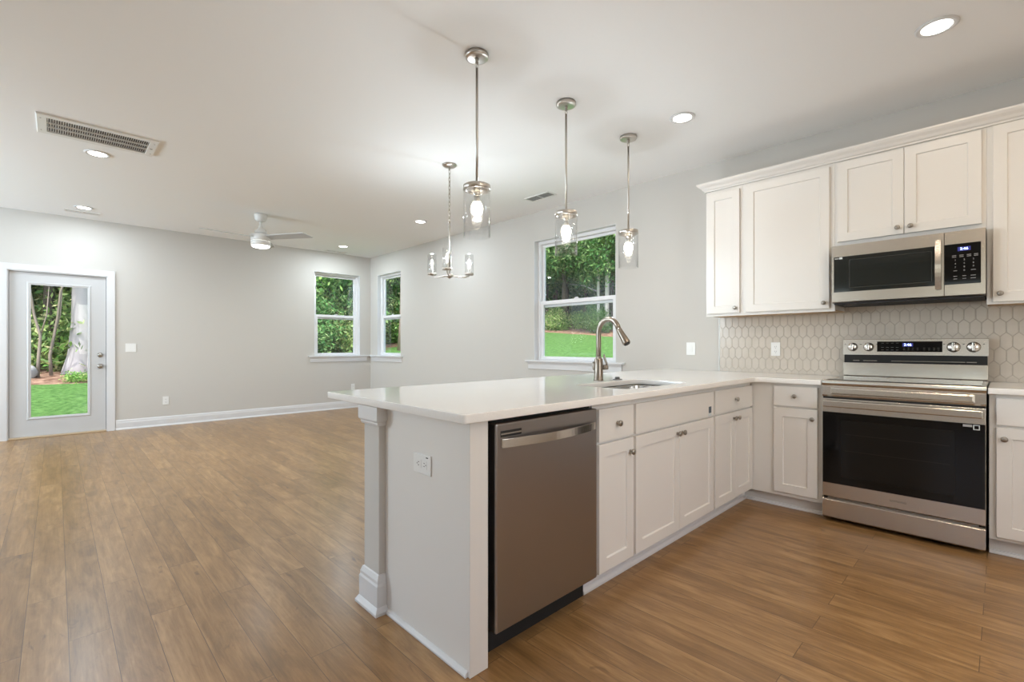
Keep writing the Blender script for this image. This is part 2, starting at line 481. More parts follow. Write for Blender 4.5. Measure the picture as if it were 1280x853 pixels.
# windows: local x along wall, y outward, z up, origin at lower corner of opening
def window(name, w, h, loc, rz, x_lo, x_hi):
    root = thing(name, None, None, loc, rz, kind='structure')
    f0, f1 = 0.066, 0.142
    fw = 0.042
    g = 0.001
    def ring(x0, z0, x1, z1, t, y0, y1, bev=0.003):
        m = MB()
        m.prism([(x0, z0), (x1, z0), (x1, z1), (x0, z1)], 0, 0.001, 'y') if False else None
        bm = m.bm
        out = [(x0, z0), (x1, z0), (x1, z1), (x0, z1)]
        tl, tr_, tb, tt = (t if not isinstance(t, tuple) else None,)*4 if not isinstance(t, tuple) else t
        inn = [(x0+tl, z0+tb), (x1-tr_, z0+tb), (x1-tr_, z1-tt), (x0+tl, z1-tt)]
        A = [bm.verts.new((x, y0, z)) for x, z in out]; B = [bm.verts.new((x, y0, z)) for x, z in inn]
        C = [bm.verts.new((x, y1, z)) for x, z in out]; Dd = [bm.verts.new((x, y1, z)) for x, z in inn]
        for i in range(4):
            j = (i+1) % 4
            bm.faces.new((A[i], A[j], B[j], B[i])); bm.faces.new((C[i], Dd[i], Dd[j], C[j]))
            bm.faces.new((A[i], C[i], C[j], A[j])); bm.faces.new((B[i], B[j], Dd[j], Dd[i]))
        bmesh.ops.recalc_face_normals(bm, faces=bm.faces)
        bmesh.ops.bevel(bm, geom=list(bm.edges), offset=bev, segments=1, affect='EDGES')
        return m
    obj('window_frame', ring(g, g, w-g, h-g, (fw, fw, 0.03, fw), f0, f1), 'vinyl_white', root)
    mid = 0.711                                      # meeting rail centre above the sill
    # upper sash sits outward, lower sash inward
    up = obj('upper_sash', ring(fw+.002, mid-0.036, w-fw-.002, h-fw-.002, (0.032, 0.032, 0.044, 0.03), 0.110, 0.136), 'vinyl_white', root)
    lo = obj('lower_sash', ring(fw+.002, 0.033, w-fw-.002, mid+0.040, (0.046, 0.046, 0.036, 0.046), 0.074, 0.102), 'vinyl_white', root)
    obj('glass_pane', MB().box(fw+0.032, 0.1205, mid+0.006, w-fw-0.032, 0.1245, h-fw-0.03), 'window_glass', up)
    obj('glass_pane', MB().box(fw+0.046, 0.086, 0.067, w-fw-0.046, 0.090, mid-0.004), 'window_glass', lo)
    obj('jamb_liner', ring(0.0006, 0.0218, w-0.0006, h-0.0006, (0.007, 0.007, 0.001, 0.007), 0.0008, f0-0.0005, 0.0004), 'trim_white', root)
    lk = MB().box(w/2-0.03, 0.076, mid+0.040, w/2+0.03, 0.098, mid+0.050, 0.003); lk.box(w/2-0.008, 0.066, mid+0.050, w/2+0.03, 0.084, mid+0.058, 0.002)
    obj('sash_lock', lk, 'vinyl_white', lo)
    st = MB().box(x_lo, -0.045, -0.022, x_hi, 0.066, 0.0, 0.006, 3)
    # stool is notched to pass inside the opening only
    st.bm.free(); st = MB()
    st.prism([(x_lo, -0.045), (x_hi, -0.045), (x_hi, -0.0005), (w-0.001, -0.0005), (w-0.001, 0.066), (0.001, 0.066), (0.001, -0.0005), (x_lo, -0.0005)], 0.0005, 0.021, 'z')
    bmesh.ops.bevel(st.bm, geom=[e for e in st.bm.edges if all(v.co.y < -0.04 for v in e.verts)], offset=0.006, segments=3, affect='EDGES')
    obj('window_sill', st, 'trim_white', root)
    ap = MB().prism([(-0.0005, 0.0), (-0.022, 0.0), (-0.020, -0.012), (-0.013, -0.03), (-0.013, -0.085), (-0.0005, -0.088)], x_lo+0.035, x_hi-0.035, 'x')
    obj('apron', ap, 'trim_white', root)
    return root
window('window_1', W1[1]-W1[0], WZ1-WZ0, (0, W1[0], WZ0), R(90), -0.105, -W1[0]-0.047)
window('window_2', W2[1]-W2[0], WZ1-WZ0, (W2[0], 0, WZ0), 0, -W2[0]+0.003, W2[1]-W2[0]+0.08)
window('window_3', W3[1]-W3[0], WZ1-WZ0, (W3[0], 0, WZ0), 0, -0.125, W3[1]-W3[0]+0.11)
window('added_window_4', 1.8, 1.55, (2.9, YF, 0.85), R(180), -0.10, 1.9)  # from here on: windows added out of view to let in light
window('added_window_5', 1.8, 1.55, (6.1, YF, 0.85), R(180), -0.10, 1.9)
window('added_window_6', 1.8, 1.55, (9.1, YF, 0.85), R(180), -0.10, 1.9)
window('added_window_8', 1.8, 1.55, (0, -7.6, 0.85), R(90), -0.10, 1.9)
window('added_window_7', 1.8, 1.55, (XR, -2.1, 0.85), R(-90), -0.10, 1.9)  # unseen side window, added to light the peninsula fronts

# glass door (local: x along wall towards +Y, y outward, z up)
dr = thing('door_1', None, None, (0, D0, 0), R(90), kind='structure')
dw = D1 - D0
dy0, dy1 = 0.022, 0.066
def slab(dw, dh):
    gx0, gx1, gz0, gz1 = 0.175, 0.722, 0.245, 1.905
    return wall_mesh(0.004, dw-0.004, 0.022, dh-0.002, [(gx0, gx1, gz0, gz1)], dy1-dy0, lambda u, d, z: (u, dy0+d, z)), (gx0, gx1, gz0, gz1)
sm, (gx0, gx1, gz0, gz1) = slab(dw, DH-0.002)
obj('door_slab', sm, 'door_white', dr)
def frame_ring(x0, z0, x1, z1, t, y0, y1):
    m = MB(); bm = m.bm
    out = [(x0, z0), (x1, z0), (x1, z1), (x0, z1)]; inn = [(x0+t, z0+t), (x1-t, z0+t), (x1-t, z1-t), (x0+t, z1-t)]
    A = [bm.verts.new((x, y1, z)) for x, z in out]; M_ = [bm.verts.new((x+(t*.35)*(1 if i in (0, 3) else -1), y0, z+(t*.35)*(1 if i < 2 else -1))) for i, (x, z) in enumerate(out)]
    B = [bm.verts.new((x, y1, z)) for x, z in inn]
    for i in range(4):
        j = (i+1) % 4
        bm.faces.new((A[i], A[j], M_[j], M_[i])); bm.faces.new((M_[i], M_[j], B[j], B[i])); bm.faces.new((B[i], B[j], A[j], A[i]))
    bmesh.ops.recalc_face_normals(bm, faces=bm.faces)
    return m
obj('glass_moulding', frame_ring(gx0-0.022, gz0-0.022, gx1+0.022, gz1+0.022, 0.036, dy0-0.008, dy0-0.0005), 'door_white', dr)
obj('glass_pane', MB().box(gx0+0.001, dy0+0.012, gz0+0.001, gx1-0.001, dy0+0.020, gz1-0.001), 'window_glass', dr)
kx = dw - 0.061
obj('deadbolt', MB().lathe([(0.0, -0.020), (0.018, -0.020), (0.026, -0.014), (0.031, -0.004), (0.031, 0.0)], (kx, dy0-0.0005, 1.016), 24, 'y'), 'nickel_dark', dr)
kb = MB().lathe([(0.0, -0.062), (0.018, -0.061), (0.026, -0.052), (0.027, -0.042), (0.020, -0.032), (0.011, -0.026), (0.011, -0.008), (0.030, -0.006), (0.032, 0.0)], (kx, dy0-0.0005, 0.868), 24, 'y')
obj('door_knob', kb, 'nickel_dark', dr)
jm = wall_mesh(-0.018, dw+0.018, 0.0, DH+0.016, [(-0.001, dw+0.001, -1, DH)], 0.15, lambda u, d, z: (u, 0.0+d, z))
obj('door_jamb', jm, 'trim_white', dr)
obj('weather_strip', wall_mesh(0.0, dw, 0.0, DH-0.0005, [(0.0035, dw-0.0035, -1, DH-0.003)], 0.012, lambda u, d, z: (u, dy0+0.004+d, z)), 'rubber', dr)
obj('door_threshold', MB().box(0.0, -0.012, 0.0005, dw, 0.15, 0.020, 0.004), 'threshold_wood', dr)
CW = 0.080
cs = wall_mesh(-0.010-CW, dw+0.010+CW, 0.0005, DH+0.010+CW, [(-0.010, dw+0.010, -1, DH+0.010)], 0.018, lambda u, d, z: (u, -0.0185+d, z))
bmesh.ops.bevel(cs.bm, geom=[e for e in cs.bm.edges if e.calc_face_angle(0) > 0.5], offset=0.004, segments=2, affect='EDGES')
obj('door_casing', cs, 'trim_white', dr)

# half wall that carries the breakfast bar
PX0, PX1, PYE = 6.310, 6.440, -3.287
struct('wall_peninsula', MB().box(PX0, PYE, 0.0, PX1, -0.001, 0.8795), 'wall_paint')
def wrap(prof, y_in):
    """moulding wrapped round the free end of the half wall (mitred), profile = (offset, z)"""
    m = MB(); bm = m.bm
    path = [(PX0, -0.03, -1, 0), (PX0, PYE, -1, -1), (PX1, PYE, 1, -1), (PX1, y_in, 1, 0)]
    rings = []
    for x, y, nx, ny in path:
        rings.append([bm.verts.new((x + nx*o + (0.0005*nx), y + ny*o + 0.0005*ny, z)) for o, z in prof])
    n = len(prof)
    for A, B in zip(rings, rings[1:]):
        for i in range(n):
            bm.faces.new((A[i], A[(i+1) % n], B[(i+1) % n], B[i]))
    bm.faces.new(rings[0]); bm.faces.new(rings[-1])
    bmesh.ops.recalc_face_normals(bm, faces=bm.faces)
    return m
YP = -3.2577                                      # outer face of the end panel
BASE2 = [(0.0, 0.0005), (0.030, 0.0005), (0.030, 0.012), (0.019, 0.030), (0.017, 0.032), (0.017, 0.118), (0.013, 0.128), (0.013, 0.140), (0.006, 0.160), (0.0, 0.163)]
struct('baseboard_peninsula', wrap(BASE2, YP-0.001), 'trim_white')
CAPP = [(0.0, 0.798), (0.009, 0.798), (0.012, 0.806), (0.012, 0.813), (0.019, 0.819), (0.020, 0.824), (0.020, 0.879), (0.0, 0.879)]
struct('trim_1', wrap(CAPP, YP-0.001), 'trim_white')

# ------------------------------------------------------------------ countertops (flat curve with holes turned to mesh)
def rounded(pts):
    out = []
    n = len(pts)
    for i, (x, y, r) in enumerate(pts):
        p = Vector((x, y)); a = Vector(pts[i-1][:2]); b = Vector(pts[(i+1) % n][:2])
        if r <= 0: out.append((x, y)); continue
        d1 = (a-p).normalized(); d2 = (b-p).normalized()
        A, B = p+d1*r, p+d2*r; c = p+d1*r+d2*r
        a0 = math.atan2(*(A-c).yx); a1 = math.atan2(*(B-c).yx)
        da = (a1-a0+math.pi) % (2*math.pi) - math.pi
        for k in range(7):
            q = a0+da*k/6
            out.append((c.x+r*math.cos(q), c.y+r*math.sin(q)))
    return out
def slab_mesh(name, loops, z0, z1, bev, mat):
    cu = bpy.data.curves.new(name, 'CURVE'); cu.dimensions = '2D'; cu.fill_mode = 'BOTH'
    cu.extrude = (z1-z0)/2 - bev; cu.bevel_depth = bev; cu.bevel_resolution = 2; cu.offset = -bev
    for lp in loops:
        sp = cu.splines.new('POLY'); sp.points.add(len(lp)-1)
        for q, (x, y) in zip(sp.points, lp): q.co = (x, y, 0, 1)
        sp.use_cyclic_u = True
    t = bpy.data.objects.new(name+'_tmp', cu); COL.objects.link(t)
    dg = bpy.context.evaluated_depsgraph_get(); dg.update()
    me = bpy.data.meshes.new_from_object(t.evaluated_get(dg))
    bpy.data.objects.remove(t)
    me.name = name; me.transform(Matrix.Translation((0, 0, (z0+z1)/2)))
    me.materials.clear(); me.materials.append(MAT[mat])
    o = bpy.data.objects.new(name, me); COL.objects.link(o)
    return o
CT, CB = 0.9125, 0.8805
SX0, SX1, SY0, SY1 = 6.560, 6.930, -2.130, -1.440
L_out = rounded([(5.9556, -3.3098, .012), (7.0569, -3.3098, .012), (7.0569, -0.6655, .03), (7.462, -0.6655, .006), (7.462, -0.010, 0), (5.9556, -0.002, 0)])
hole = rounded([(SX0, SY0, .05), (SX0, SY1, .05), (SX1, SY1, .05), (SX1, SY0, .05)])
ctop = slab_mesh('countertop', [L_out, hole], CB, CT, 0.003, 'quartz')
tag(ctop, 'long pale quartz countertop with sink cutout, forming an L on the peninsula', 'countertop')
c2 = slab_mesh('countertop', [rounded([(8.232, -0.6655, .006), (9.10, -0.6655, 0), (9.10, -0.010, 0), (8.232, -0.010, 0)])], CB, CT, 0.003, 'quartz')
tag(c2, 'short pale quartz countertop on the cabinet with one visible knob beside the range', 'countertop')

# ------------------------------------------------------------------ cabinets
def shaker(x0, z0, x1, z1, fr=0.058, th=0.019, rec=0.008):
    m = MB(); bm = m.bm
    yb, yf, yr = -0.0005, -th, -th+rec
    out = [(x0, z0), (x1, z0), (x1, z1), (x0, z1)]; inn = [(x0+fr, z0+fr), (x1-fr, z0+fr), (x1-fr, z1-fr), (x0+fr, z1-fr)]
    e = 0.0015
    oin = [(x0+e, z0+e), (x1-e, z0+e), (x1-e, z1-e), (x0+e, z1-e)]
    c = 0.0035
    rin = [(a+c*(1 if i in (0, 3) else -1), b+c*(1 if i < 2 else -1)) for i, (a, b) in enumerate(inn)]
    def ring(pts, y): return [bm.verts.new((x, y, z)) for x, z in pts]
    rs = [ring(out, yb), ring(out, yf+e), ring(oin, yf), ring(inn, yf), ring(rin, yr)]
    for A, B in zip(rs, rs[1:]):
        for i in range(4):
            j = (i+1) % 4; bm.faces.new((A[i], A[j], B[j], B[i]))
    bm.faces.new(rs[0]); bm.faces.new(rs[-1])
    bmesh.ops.recalc_face_normals(bm, faces=bm.faces)
    return m
def flatfront(x0, z0, x1, z1, th=0.019):
    return MB().box(x0, -th, z0, x1, -0.0005, z1, 0.002, 2)
def knob(parent, x, z, y=-0.019):
    m = MB().lathe([(0.0, -0.027), (0.008, -0.0268), (0.0135, -0.0235), (0.0150, -0.0185), (0.0125, -0.014), (0.0065, -0.011), (0.0055, -0.006), (0.0085, -0.0015), (0.0085, -0.0003)], (x, y, z), 20, 'y')
    return obj('knob', m, 'nickel_dark', parent)
def base_carcass(root, w, depth=0.565, top=0.8795, toe=0.092, hollow=False, name='cabinet_box', shoe=0.044, xa=0.0, xb=0.0):
    if hollow:
        m = MB(); bm = m.bm                       # open-topped box so that a sink bowl can hang in it
        t = 0.018
        o = [(0, 0), (w, 0), (w, depth), (0, depth)]; i_ = [(t, t), (w-t, t), (w-t, depth-t), (t, depth-t)]
        A = [bm.verts.new((x, y, toe)) for x, y in o]; B = [bm.verts.new((x, y, top)) for x, y in o]
        C = [bm.verts.new((x, y, top)) for x, y in i_]; D = [bm.verts.new((x, y, toe+t)) for x, y in i_]
        for k in range(4):
            j = (k+1) % 4
            bm.faces.new((A[k], A[j], B[j], B[k])); bm.faces.new((B[k], B[j], C[j], C[k])); bm.faces.new((C[k], C[j], D[j], D[k]))
        bm.faces.new(A); bm.faces.new(D)
        bmesh.ops.recalc_face_normals(bm, faces=bm.faces)
    else:
        m = MB().box(0, 0, toe, w, depth, top, 0.0012, 1)
    obj(name, m, 'cabinet_white', root)
    obj('toe_kick', MB().box(xa, 0.062, 0.001, w+xb, 0.078, toe-0.0005), 'cabinet_white', root)
    obj('shoe_moulding', MB().prism([(0.0615, 0.001), (0.044, 0.001), (0.044, 0.27*shoe), (0.050, 0.5*shoe), (0.055, 0.6*shoe), (0.057, 0.9*shoe), (0.0615, shoe)], xa, w+xb, 'x'), 'trim_white', root)
PF = 7.006                                         # face-frame plane of the peninsula run
RF = -0.6215                                       # face-frame plane of the wall run
ZD0, ZD1, ZW0, ZW1 = 0.702, 0.852, 0.104, 0.690    # drawer front and door heights

ca = thing('base_cabinet', 'narrow white base cabinet with one drawer and one door beside the dishwasher', 'cabinet', (PF, -2.545, 0), R(90))
w = 0.329
base_carcass(ca, w)
d = obj('drawer', flatfront(0.030, ZD0, w-0.012, ZD1), 'cabinet_white', ca); knob(d, (0.030+w-0.012)/2, (ZD0+ZD1)/2)
d = obj('door', shaker(0.030, ZW0, w-0.012, ZW1), 'cabinet_white', ca); knob(d, w-0.045, ZW1-0.065)

cb = thing('sink_base_cabinet', 'wide white sink base cabinet with a false front and two doors', 'cabinet', (PF, -2.2150, 0), R(90))
w = 0.932
base_carcass(cb, w, hollow=True)
ff = obj('false_front', flatfront(0.010, ZD0, w-0.012, ZD1), 'cabinet_white', cb)
m2 = (0.010+w-0.012)/2
d = obj('door', shaker(0.010, ZW0, m2-0.0015, ZW1), 'cabinet_white', cb); knob(d, m2-0.030, ZW1-0.040)
d = obj('door', shaker(m2+0.0015, ZW0, w-0.012, ZW1), 'cabinet_white', cb); knob(d, m2+0.030, ZW1-0.040)
stk = obj('sticker', MB().box(w-0.088, -0.0196, 0.722, w-0.050, -0.0191, 0.762), 'sticker_blue', ff)
stk['label'] = 'small dark blue square sticker'
obj('sticker_strip', MB().box(w-0.094, -0.0198, 0.704, w-0.048, -0.0192, 0.718), 'sticker_pale', ff)

cc = thing('base_cabinet', 'white base cabinet with one drawer over two doors next to the inner corner', 'cabinet', (PF, -1.2820, 0), R(90))
w = 0.660
base_carcass(cc, w)
x0, x1 = 0.012, 0.650
d = obj('drawer', flatfront(x0, ZD0, x1, ZD1), 'cabinet_white', cc); knob(d, (x0+x1)/2, (ZD0+ZD1)/2)
m2 = (x0+x1)/2
d = obj('door', shaker(x0, ZW0, m2-0.0015, ZW1), 'cabinet_white', cc); knob(d, m2-0.030, ZW1-0.040)
d = obj('door', shaker(m2+0.0015, ZW0, x1, ZW1), 'cabinet_white', cc); knob(d, m2+0.030, ZW1-0.040)

cd = thing('base_cabinet', 'white base cabinet with blank filler strip, one drawer and one door beside the range', 'cabinet', (7.008, RF, 0), 0)
w = 0.452
base_carcass(cd, w, shoe=0.022)
x0, x1 = 7.168-7.008, 7.434-7.008
d = obj('drawer', flatfront(x0, 0.723, x1, 0.860), 'cabinet_white', cd); knob(d, (x0+x1)/2, 0.795)
d = obj('door', shaker(x0, 0.120, x1, 0.708), 'cabinet_white', cd); knob(d, x1-0.028, 0.708-0.060)

ce = thing('base_cabinet', 'white base cabinet under the short countertop, with a door knob close to the range', 'cabinet', (8.236, RF, 0), 0)
w = 0.86
base_carcass(ce, w, shoe=0.022)
d = obj('drawer', flatfront(0.028, 0.715, w-0.02, 0.858), 'cabinet_white', ce); knob(d, w/2, 0.79)
d = obj('door', shaker(0.028, 0.112, w/2-0.0015, 0.702), 'cabinet_white', ce); knob(d, 0.058, 0.702-0.060)
d = obj('door', shaker(w/2+0.0015, 0.112, w-0.02, 0.702), 'cabinet_white', ce); knob(d, w/2+0.36, 0.702-0.060)

tk = MB().prism([(6.928, -0.6215), (6.944, -0.6215), (6.944, -0.5595), (7.0075, -0.5595), (7.0075, -0.5435), (6.928, -0.5435)], 0.001, 0.0910, 'z')
struct('trim_3', tk, 'cabinet_white')
sh_ = MB().prism([(6.9445, -0.6215), (6.962, -0.6215), (6.962, -0.5775), (7.0075, -0.5775), (7.0075, -0.5600), (6.9445, -0.5600)], 0.001, 0.020, 'z')
struct('trim_4', sh_, 'trim_white')

# end panel of the peninsula with its stile
ep = thing('end_panel', 'plain off-white panel closing the peninsula end, with an outlet in it', 'panel', (PX1, YP, 0), 0)
obj('panel', MB().box(0.0008, 0.0, 0.001, 7.012-PX1, 0.018, 0.8795), 'cabinet_white', ep)
obj('stile', MB().box(7.0125-PX1, -0.004, 0.001, 7.0252-PX1, 0.0785, 0.8795, 0.0015, 1), 'cabinet_white', ep)
obj('shoe_moulding', MB().prism([(-0.0005, 0.001), (-0.014, 0.001), (-0.014, 0.008), (-0.010, 0.016), (-0.004, 0.020), (-0.0005, 0.021)], 0.033, 7.012-PX1, 'x'), 'trim_white', ep)

# upper cabinets
UF = -0.3045; UB = 1.385; UT = 2.436
def upper(name, label, x0, w, zb, doors, knobs, zt=UT):
    r = thing(name, label, 'cabinet', (x0, UF, zb), 0)
    obj('cabinet_box', MB().box(0, 0, 0.012, w, -UF-0.001, zt-zb, 0.0012, 1), 'cabinet_white', r)
    obj('bottom_rail', MB().box(0, 0, 0, w, 0.019, 0.0115), 'cabinet_white', r)
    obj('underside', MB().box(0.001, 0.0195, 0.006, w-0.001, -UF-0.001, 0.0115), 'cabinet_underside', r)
    for (a, b, za, zc), (kx_, kz) in zip(doors, knobs):
        d = obj('door', shaker(a, za, b, zc), 'cabinet_white', r)
        knob(d, kx_, kz)
    return r
zt = 2.413-UB
upper('upper_cabinet', 'narrow white upper cabinet with one slim door at the free end of the run', 6.5408, 0.299, UB, [(0.017, 0.277, 0.022, 2.406-UB)], [(0.247, 0.062)])
upper('upper_cabinet', 'white upper cabinet with one wide door between slim cabinet and microwave', 6.8405, 0.622, UB, [(0.026, 0.592, 0.022, 2.413-UB)], [(0.560, 0.062)])
upper('upper_cabinet', 'short white two-door upper cabinet mounted over the microwave', 7.4632, 0.758, 1.836, [(0.018, 0.3795, 0.032, 2.425-1.836), (0.3825, 0.738, 0.032, 2.425-1.836)], [(0.348, 0.075), (0.414, 0.075)])
upper('upper_cabinet', 'white upper cabinet standing next to the microwave control panel', 8.2220, 0.87, UB, [(0.026, 0.433, 0.012, 2.43-UB), (0.436, 0.85, 0.012, 2.43-UB)], [(0.056, 0.060), (0.466, 0.060)])
# crown moulding with a mitred return
def crown():
    prof = [(0.0, 2.4365), (0.008, 2.4365), (0.010, 2.446), (0.020, 2.452), (0.030, 2.466), (0.048, 2.480), (0.056, 2.490), (0.058, 2.494), (0.058, 2.504), (0.0, 2.504)]
    m = MB(); bm = m.bm
    X0, Yf = 6.5408, UF-0.006
    path = [(X0, -0.001, -1, 0), (X0, Yf, -1, -1), (9.092, Yf, 0, -1)]
    rings = [[bm.verts.new((x+nx*o, y+ny*o, z)) for o, z in prof] for x, y, nx, ny in path]
    n = len(prof)
    for A, B in zip(rings, rings[1:]):
        for i in range(n): bm.faces.new((A[i], A[(i+1) % n], B[(i+1) % n], B[i]))
    bm.faces.new(rings[0]); bm.faces.new(rings[-1])
    bmesh.ops.recalc_face_normals(bm, faces=bm.faces)
    return m
struct('trim_2', crown(), 'cabinet_white')

# tiled splashback: elongated hexagons standing on their points
def splash():
    X0, X1, Z0, Z1 = 6.532, 9.09, 0.913, 1.43
    pw, gr = 0.0545, 0.0016
    pt, st = 0.026, 0.063
    pitch = pt+st
    m = MB(); bm = m.bm
    yb, yf = -0.0052, -0.0070
    def clip(poly):
        def cut(ps, f, ins):
            out = []
            for i in range(len(ps)):
                a, b = ps[i-1], ps[i]
                ia, ib = ins(a), ins(b)
                if ia != ib: out.append(f(a, b))
                if ib: out.append(b)
            return out
        def cx(c): return lambda a, b: (c, a[1]+(b[1]-a[1])*(c-a[0])/(b[0]-a[0]))
        def cz(c): return lambda a, b: (a[0]+(b[0]-a[0])*(c-a[1])/(b[1]-a[1]), c)
        for f, ins in ((cx(X0), lambda p: p[0] >= X0), (cx(X1), lambda p: p[0] <= X1), (cz(Z0), lambda p: p[1] >= Z0), (cz(Z1), lambda p: p[1] <= Z1)):
            poly = cut(poly, f, ins)
            if len(poly) < 3: return []
        return poly
    row = 0; z = 0.90
    while z < Z1+pitch:
        x = X0-pw + (pw/2 if row % 2 else 0)
        while x < X1+pw:
            a = pw/2-gr; hs = st/2; hp = st/2+pt-gr*1.15
            def hexa(k): return [(x-a+k, z-hs), (x, z-hp+k), (x+a-k, z-hs), (x+a-k, z+hs), (x, z+hp-k), (x-a+k, z+hs)]
            o_, i_ = clip(hexa(0)), clip(hexa(0.0022))
            if len(o_) == 6 and len(i_) == 6:
                A = [bm.verts.new((u, yb, v)) for u, v in o_]; B = [bm.verts.new((u, yf, v)) for u, v in i_]
                for k in range(6): bm.faces.new((A[k], A[(k+1) % 6], B[(k+1) % 6], B[k]))
                bm.faces.new(B)
            elif len(o_) >= 3:
                m.prism(o_, yb, yf, 'y')
            x += pw
        z += pitch; row += 1
    bmesh.ops.recalc_face_normals(bm, faces=bm.faces)
    return m
tl = obj('splashback_tiles', splash(), 'tile_glaze')
tag(tl, 'beige elongated hexagon tile backsplash behind the range', 'backsplash', kind='structure')
obj('grout_bed', MB().box(6.532, -0.0055, 0.9128, 9.09, -0.0005, 1.4298), 'grout', tl)
obj('edge_trim', MB().box(6.526, -0.0088, 0.9128, 6.5315, -0.0005, 1.384), 'nickel_dark', tl)

# ------------------------------------------------------------------ dishwasher (local like a cabinet, front at y = -0.03)
dwr = thing('dishwasher', 'brownish stainless dishwasher with a bowed bar handle in the peninsula', 'dishwasher', (PF, -3.1775, 0), R(90))
w = 0.631
obj('tub', MB().box(0.006, 0.012, 0.10, w-0.004, 0.55, 0.870), 'gap_black', dwr)
dm = MB(); dm.box(0.022, -0.034, 0.112, w-0.006, 0.010, 0.862, 0.006, 3)
dp = obj('door_panel', dm, 'steel_dark', dwr)
hm = MB()
n = 24
bars = []
for k in range(n+1):
    t = k/n
    x = 0.046 + (0.606-0.046)*t
    y = -0.0345 - 0.006 - 0.036*math.sin(math.pi*t)**0.8
    bars.append((x, y))
bmh = hm.bm
rings = []
for (x, y) in bars:
    rings.append([bmh.verts.new((x, yy, zz)) for yy, zz in ((y, 0.774), (y+0.010, 0.774), (y+0.010, 0.806), (y, 0.806))])
for A, B in zip(rings, rings[1:]):
    for i in range(4): bmh.faces.new((A[i], A[(i+1) % 4], B[(i+1) % 4], B[i]))
bmh.faces.new(rings[0]); bmh.faces.new(rings[-1])
bmesh.ops.recalc_face_normals(bmh, faces=bmh.faces)
bmesh.ops.bevel(bmh, geom=[e for e in bmh.edges if e.calc_face_angle(0) > 0.6], offset=0.002, segments=2, affect='EDGES')
hd = obj('handle', hm, 'steel_handle', dwr)
ds = obj('vent_slot', MB().box(0.044, -0.0350, 0.812, 0.150, -0.0338, 0.834, 0.0004, 1), 'gap_black', dp)
obj('vent_bar', MB().box(0.046, -0.0358, 0.820, 0.148, -0.0352, 0.825), 'nickel', ds)
obj('kick_plate', MB().box(0.006, 0.045, 0.001, w-0.004, 0.060, 0.0995), 'gap_black', dwr)

# ------------------------------------------------------------------ sink, faucet, switch cap
def bowl():
    m = MB(); bm = m.bm
    def rr(k, z, r): return [bm.verts.new((x, y, z)) for x, y in rounded([(SX0+k, SY0+k, r), (SX0+k, SY1-k, r), (SX1-k, SY1-k, r), (SX1-k, SY0+k, r)])]
    rs = [rr(-0.018, CB-0.0008, .06), rr(-0.006, CB-0.0008, .055), rr(-0.004, CB-0.012, .055), rr(0.0, 0.72, .055), rr(0.02, 0.695, .05), rr(0.16, 0.690, .02)]
    n = len(rs[0])
    for A, B in zip(rs, rs[1:]):
        for i in range(n):
            f = bm.faces.new((A[i], A[(i+1) % n], B[(i+1) % n], B[i])); f.smooth = True
    bm.faces.new(rs[-1])
    bmesh.ops.recalc_face_normals(bm, faces=bm.faces)
    return m
sk = thing('sink', 'undermount stainless sink set into the pale countertop', 'sink', (0, 0, 0))
obj('basin', bowl(), 'sink_steel', sk)
obj('drain', MB().lathe([(0.0, 0.692), (0.030, 0.692), (0.040, 0.6945), (0.044, 0.6925)], ((SX0+SX1)/2, (SY0+SY1)/2, 0), 24), 'nickel', sk)

fx, fy = 6.452, -1.722
fc = thing('faucet', 'brushed nickel gooseneck faucet standing behind the sink', 'faucet', (fx, fy, CT+0.0005))
obj('body', MB().lathe([(0.032, 0.0), (0.032, 0.006), (0.0295, 0.010), (0.029, 0.09), (0.027, 0.138), (0.0185, 0.150)], (0, 0, 0), 28), 'faucet_steel', fc)
pts = [(0, 0, 0.149), (0, 0, 0.22), (0, 0, 0.30)]
cx_, rz_ = 0.078, 0.092
for k in range(1, 13):
    a = math.pi - k*(math.pi*0.90)/12
    pts.append((cx_ + cx_*math.cos(a), 0, 0.306 + rz_*math.sin(a)))
obj('spout', MB().tube(pts, 0.0165, 16), 'faucet_steel', fc)
e1 = Vector(pts[-1]); dd = (Vector(pts[-1])-Vector(pts[-2])).normalized()
dd = (dd + Vector((0.25, 0, 0))).normalized()
sp = [e1 + dd*t for t in (0.0005, 0.012, 0.06, 0.105, 0.112)]
obj('spray_head', MB().tube([tuple(q) for q in sp], [0.0172, 0.0182, 0.0210, 0.0255, 0.0240], 18), 'faucet_steel', fc)
obj('spray_face', MB().tube([tuple(e1+dd*0.1125), tuple(e1+dd*0.118)], [0.020, 0.019], 18), 'rubber', fc)
hdl = obj('handle', MB().tube([(0.018, 0.018, 0.085), (0.036, 0.036, 0.085), (0.044, 0.044, 0.085)], [0.016, 0.016, 0.013], 16), 'faucet_steel', fc)
obj('lever', MB().tube([(0.038, 0.038, 0.088), (0.036, 0.036, 0.115), (0.028, 0.028, 0.145), (0.024, 0.024, 0.172)], [0.006, 0.007, 0.0085, 0.005], 12), 'nickel_dark', hdl)
obj('side_button', MB().ball((-0.024, -0.022, 0.095), 1.0, (0.010, 0.010, 0.030)), 'nickel_dark', fc)
obj('sleeve_ring', MB().lathe([(0.0190, 0.150), (0.0190, 0.156), (0.017, 0.158)], (0, 0, 0), 20), 'nickel_dark', fc)
sw = thing('disposal_switch', 'small dark stepped button on the counter beside the faucet', 'switch', (6.500, -1.578, CT+0.0004))
obj('flange', MB().lathe([(0.032, 0.0), (0.032, 0.003), (0.026, 0.006), (0.017, 0.007)], (0, 0, 0), 24), 'cap_bronze', sw)
obj('button', MB().lathe([(0.017, 0.0072), (0.016, 0.016), (0.013, 0.020), (0.0, 0.021)], (0, 0, 0), 24), 'cap_bronze', sw)

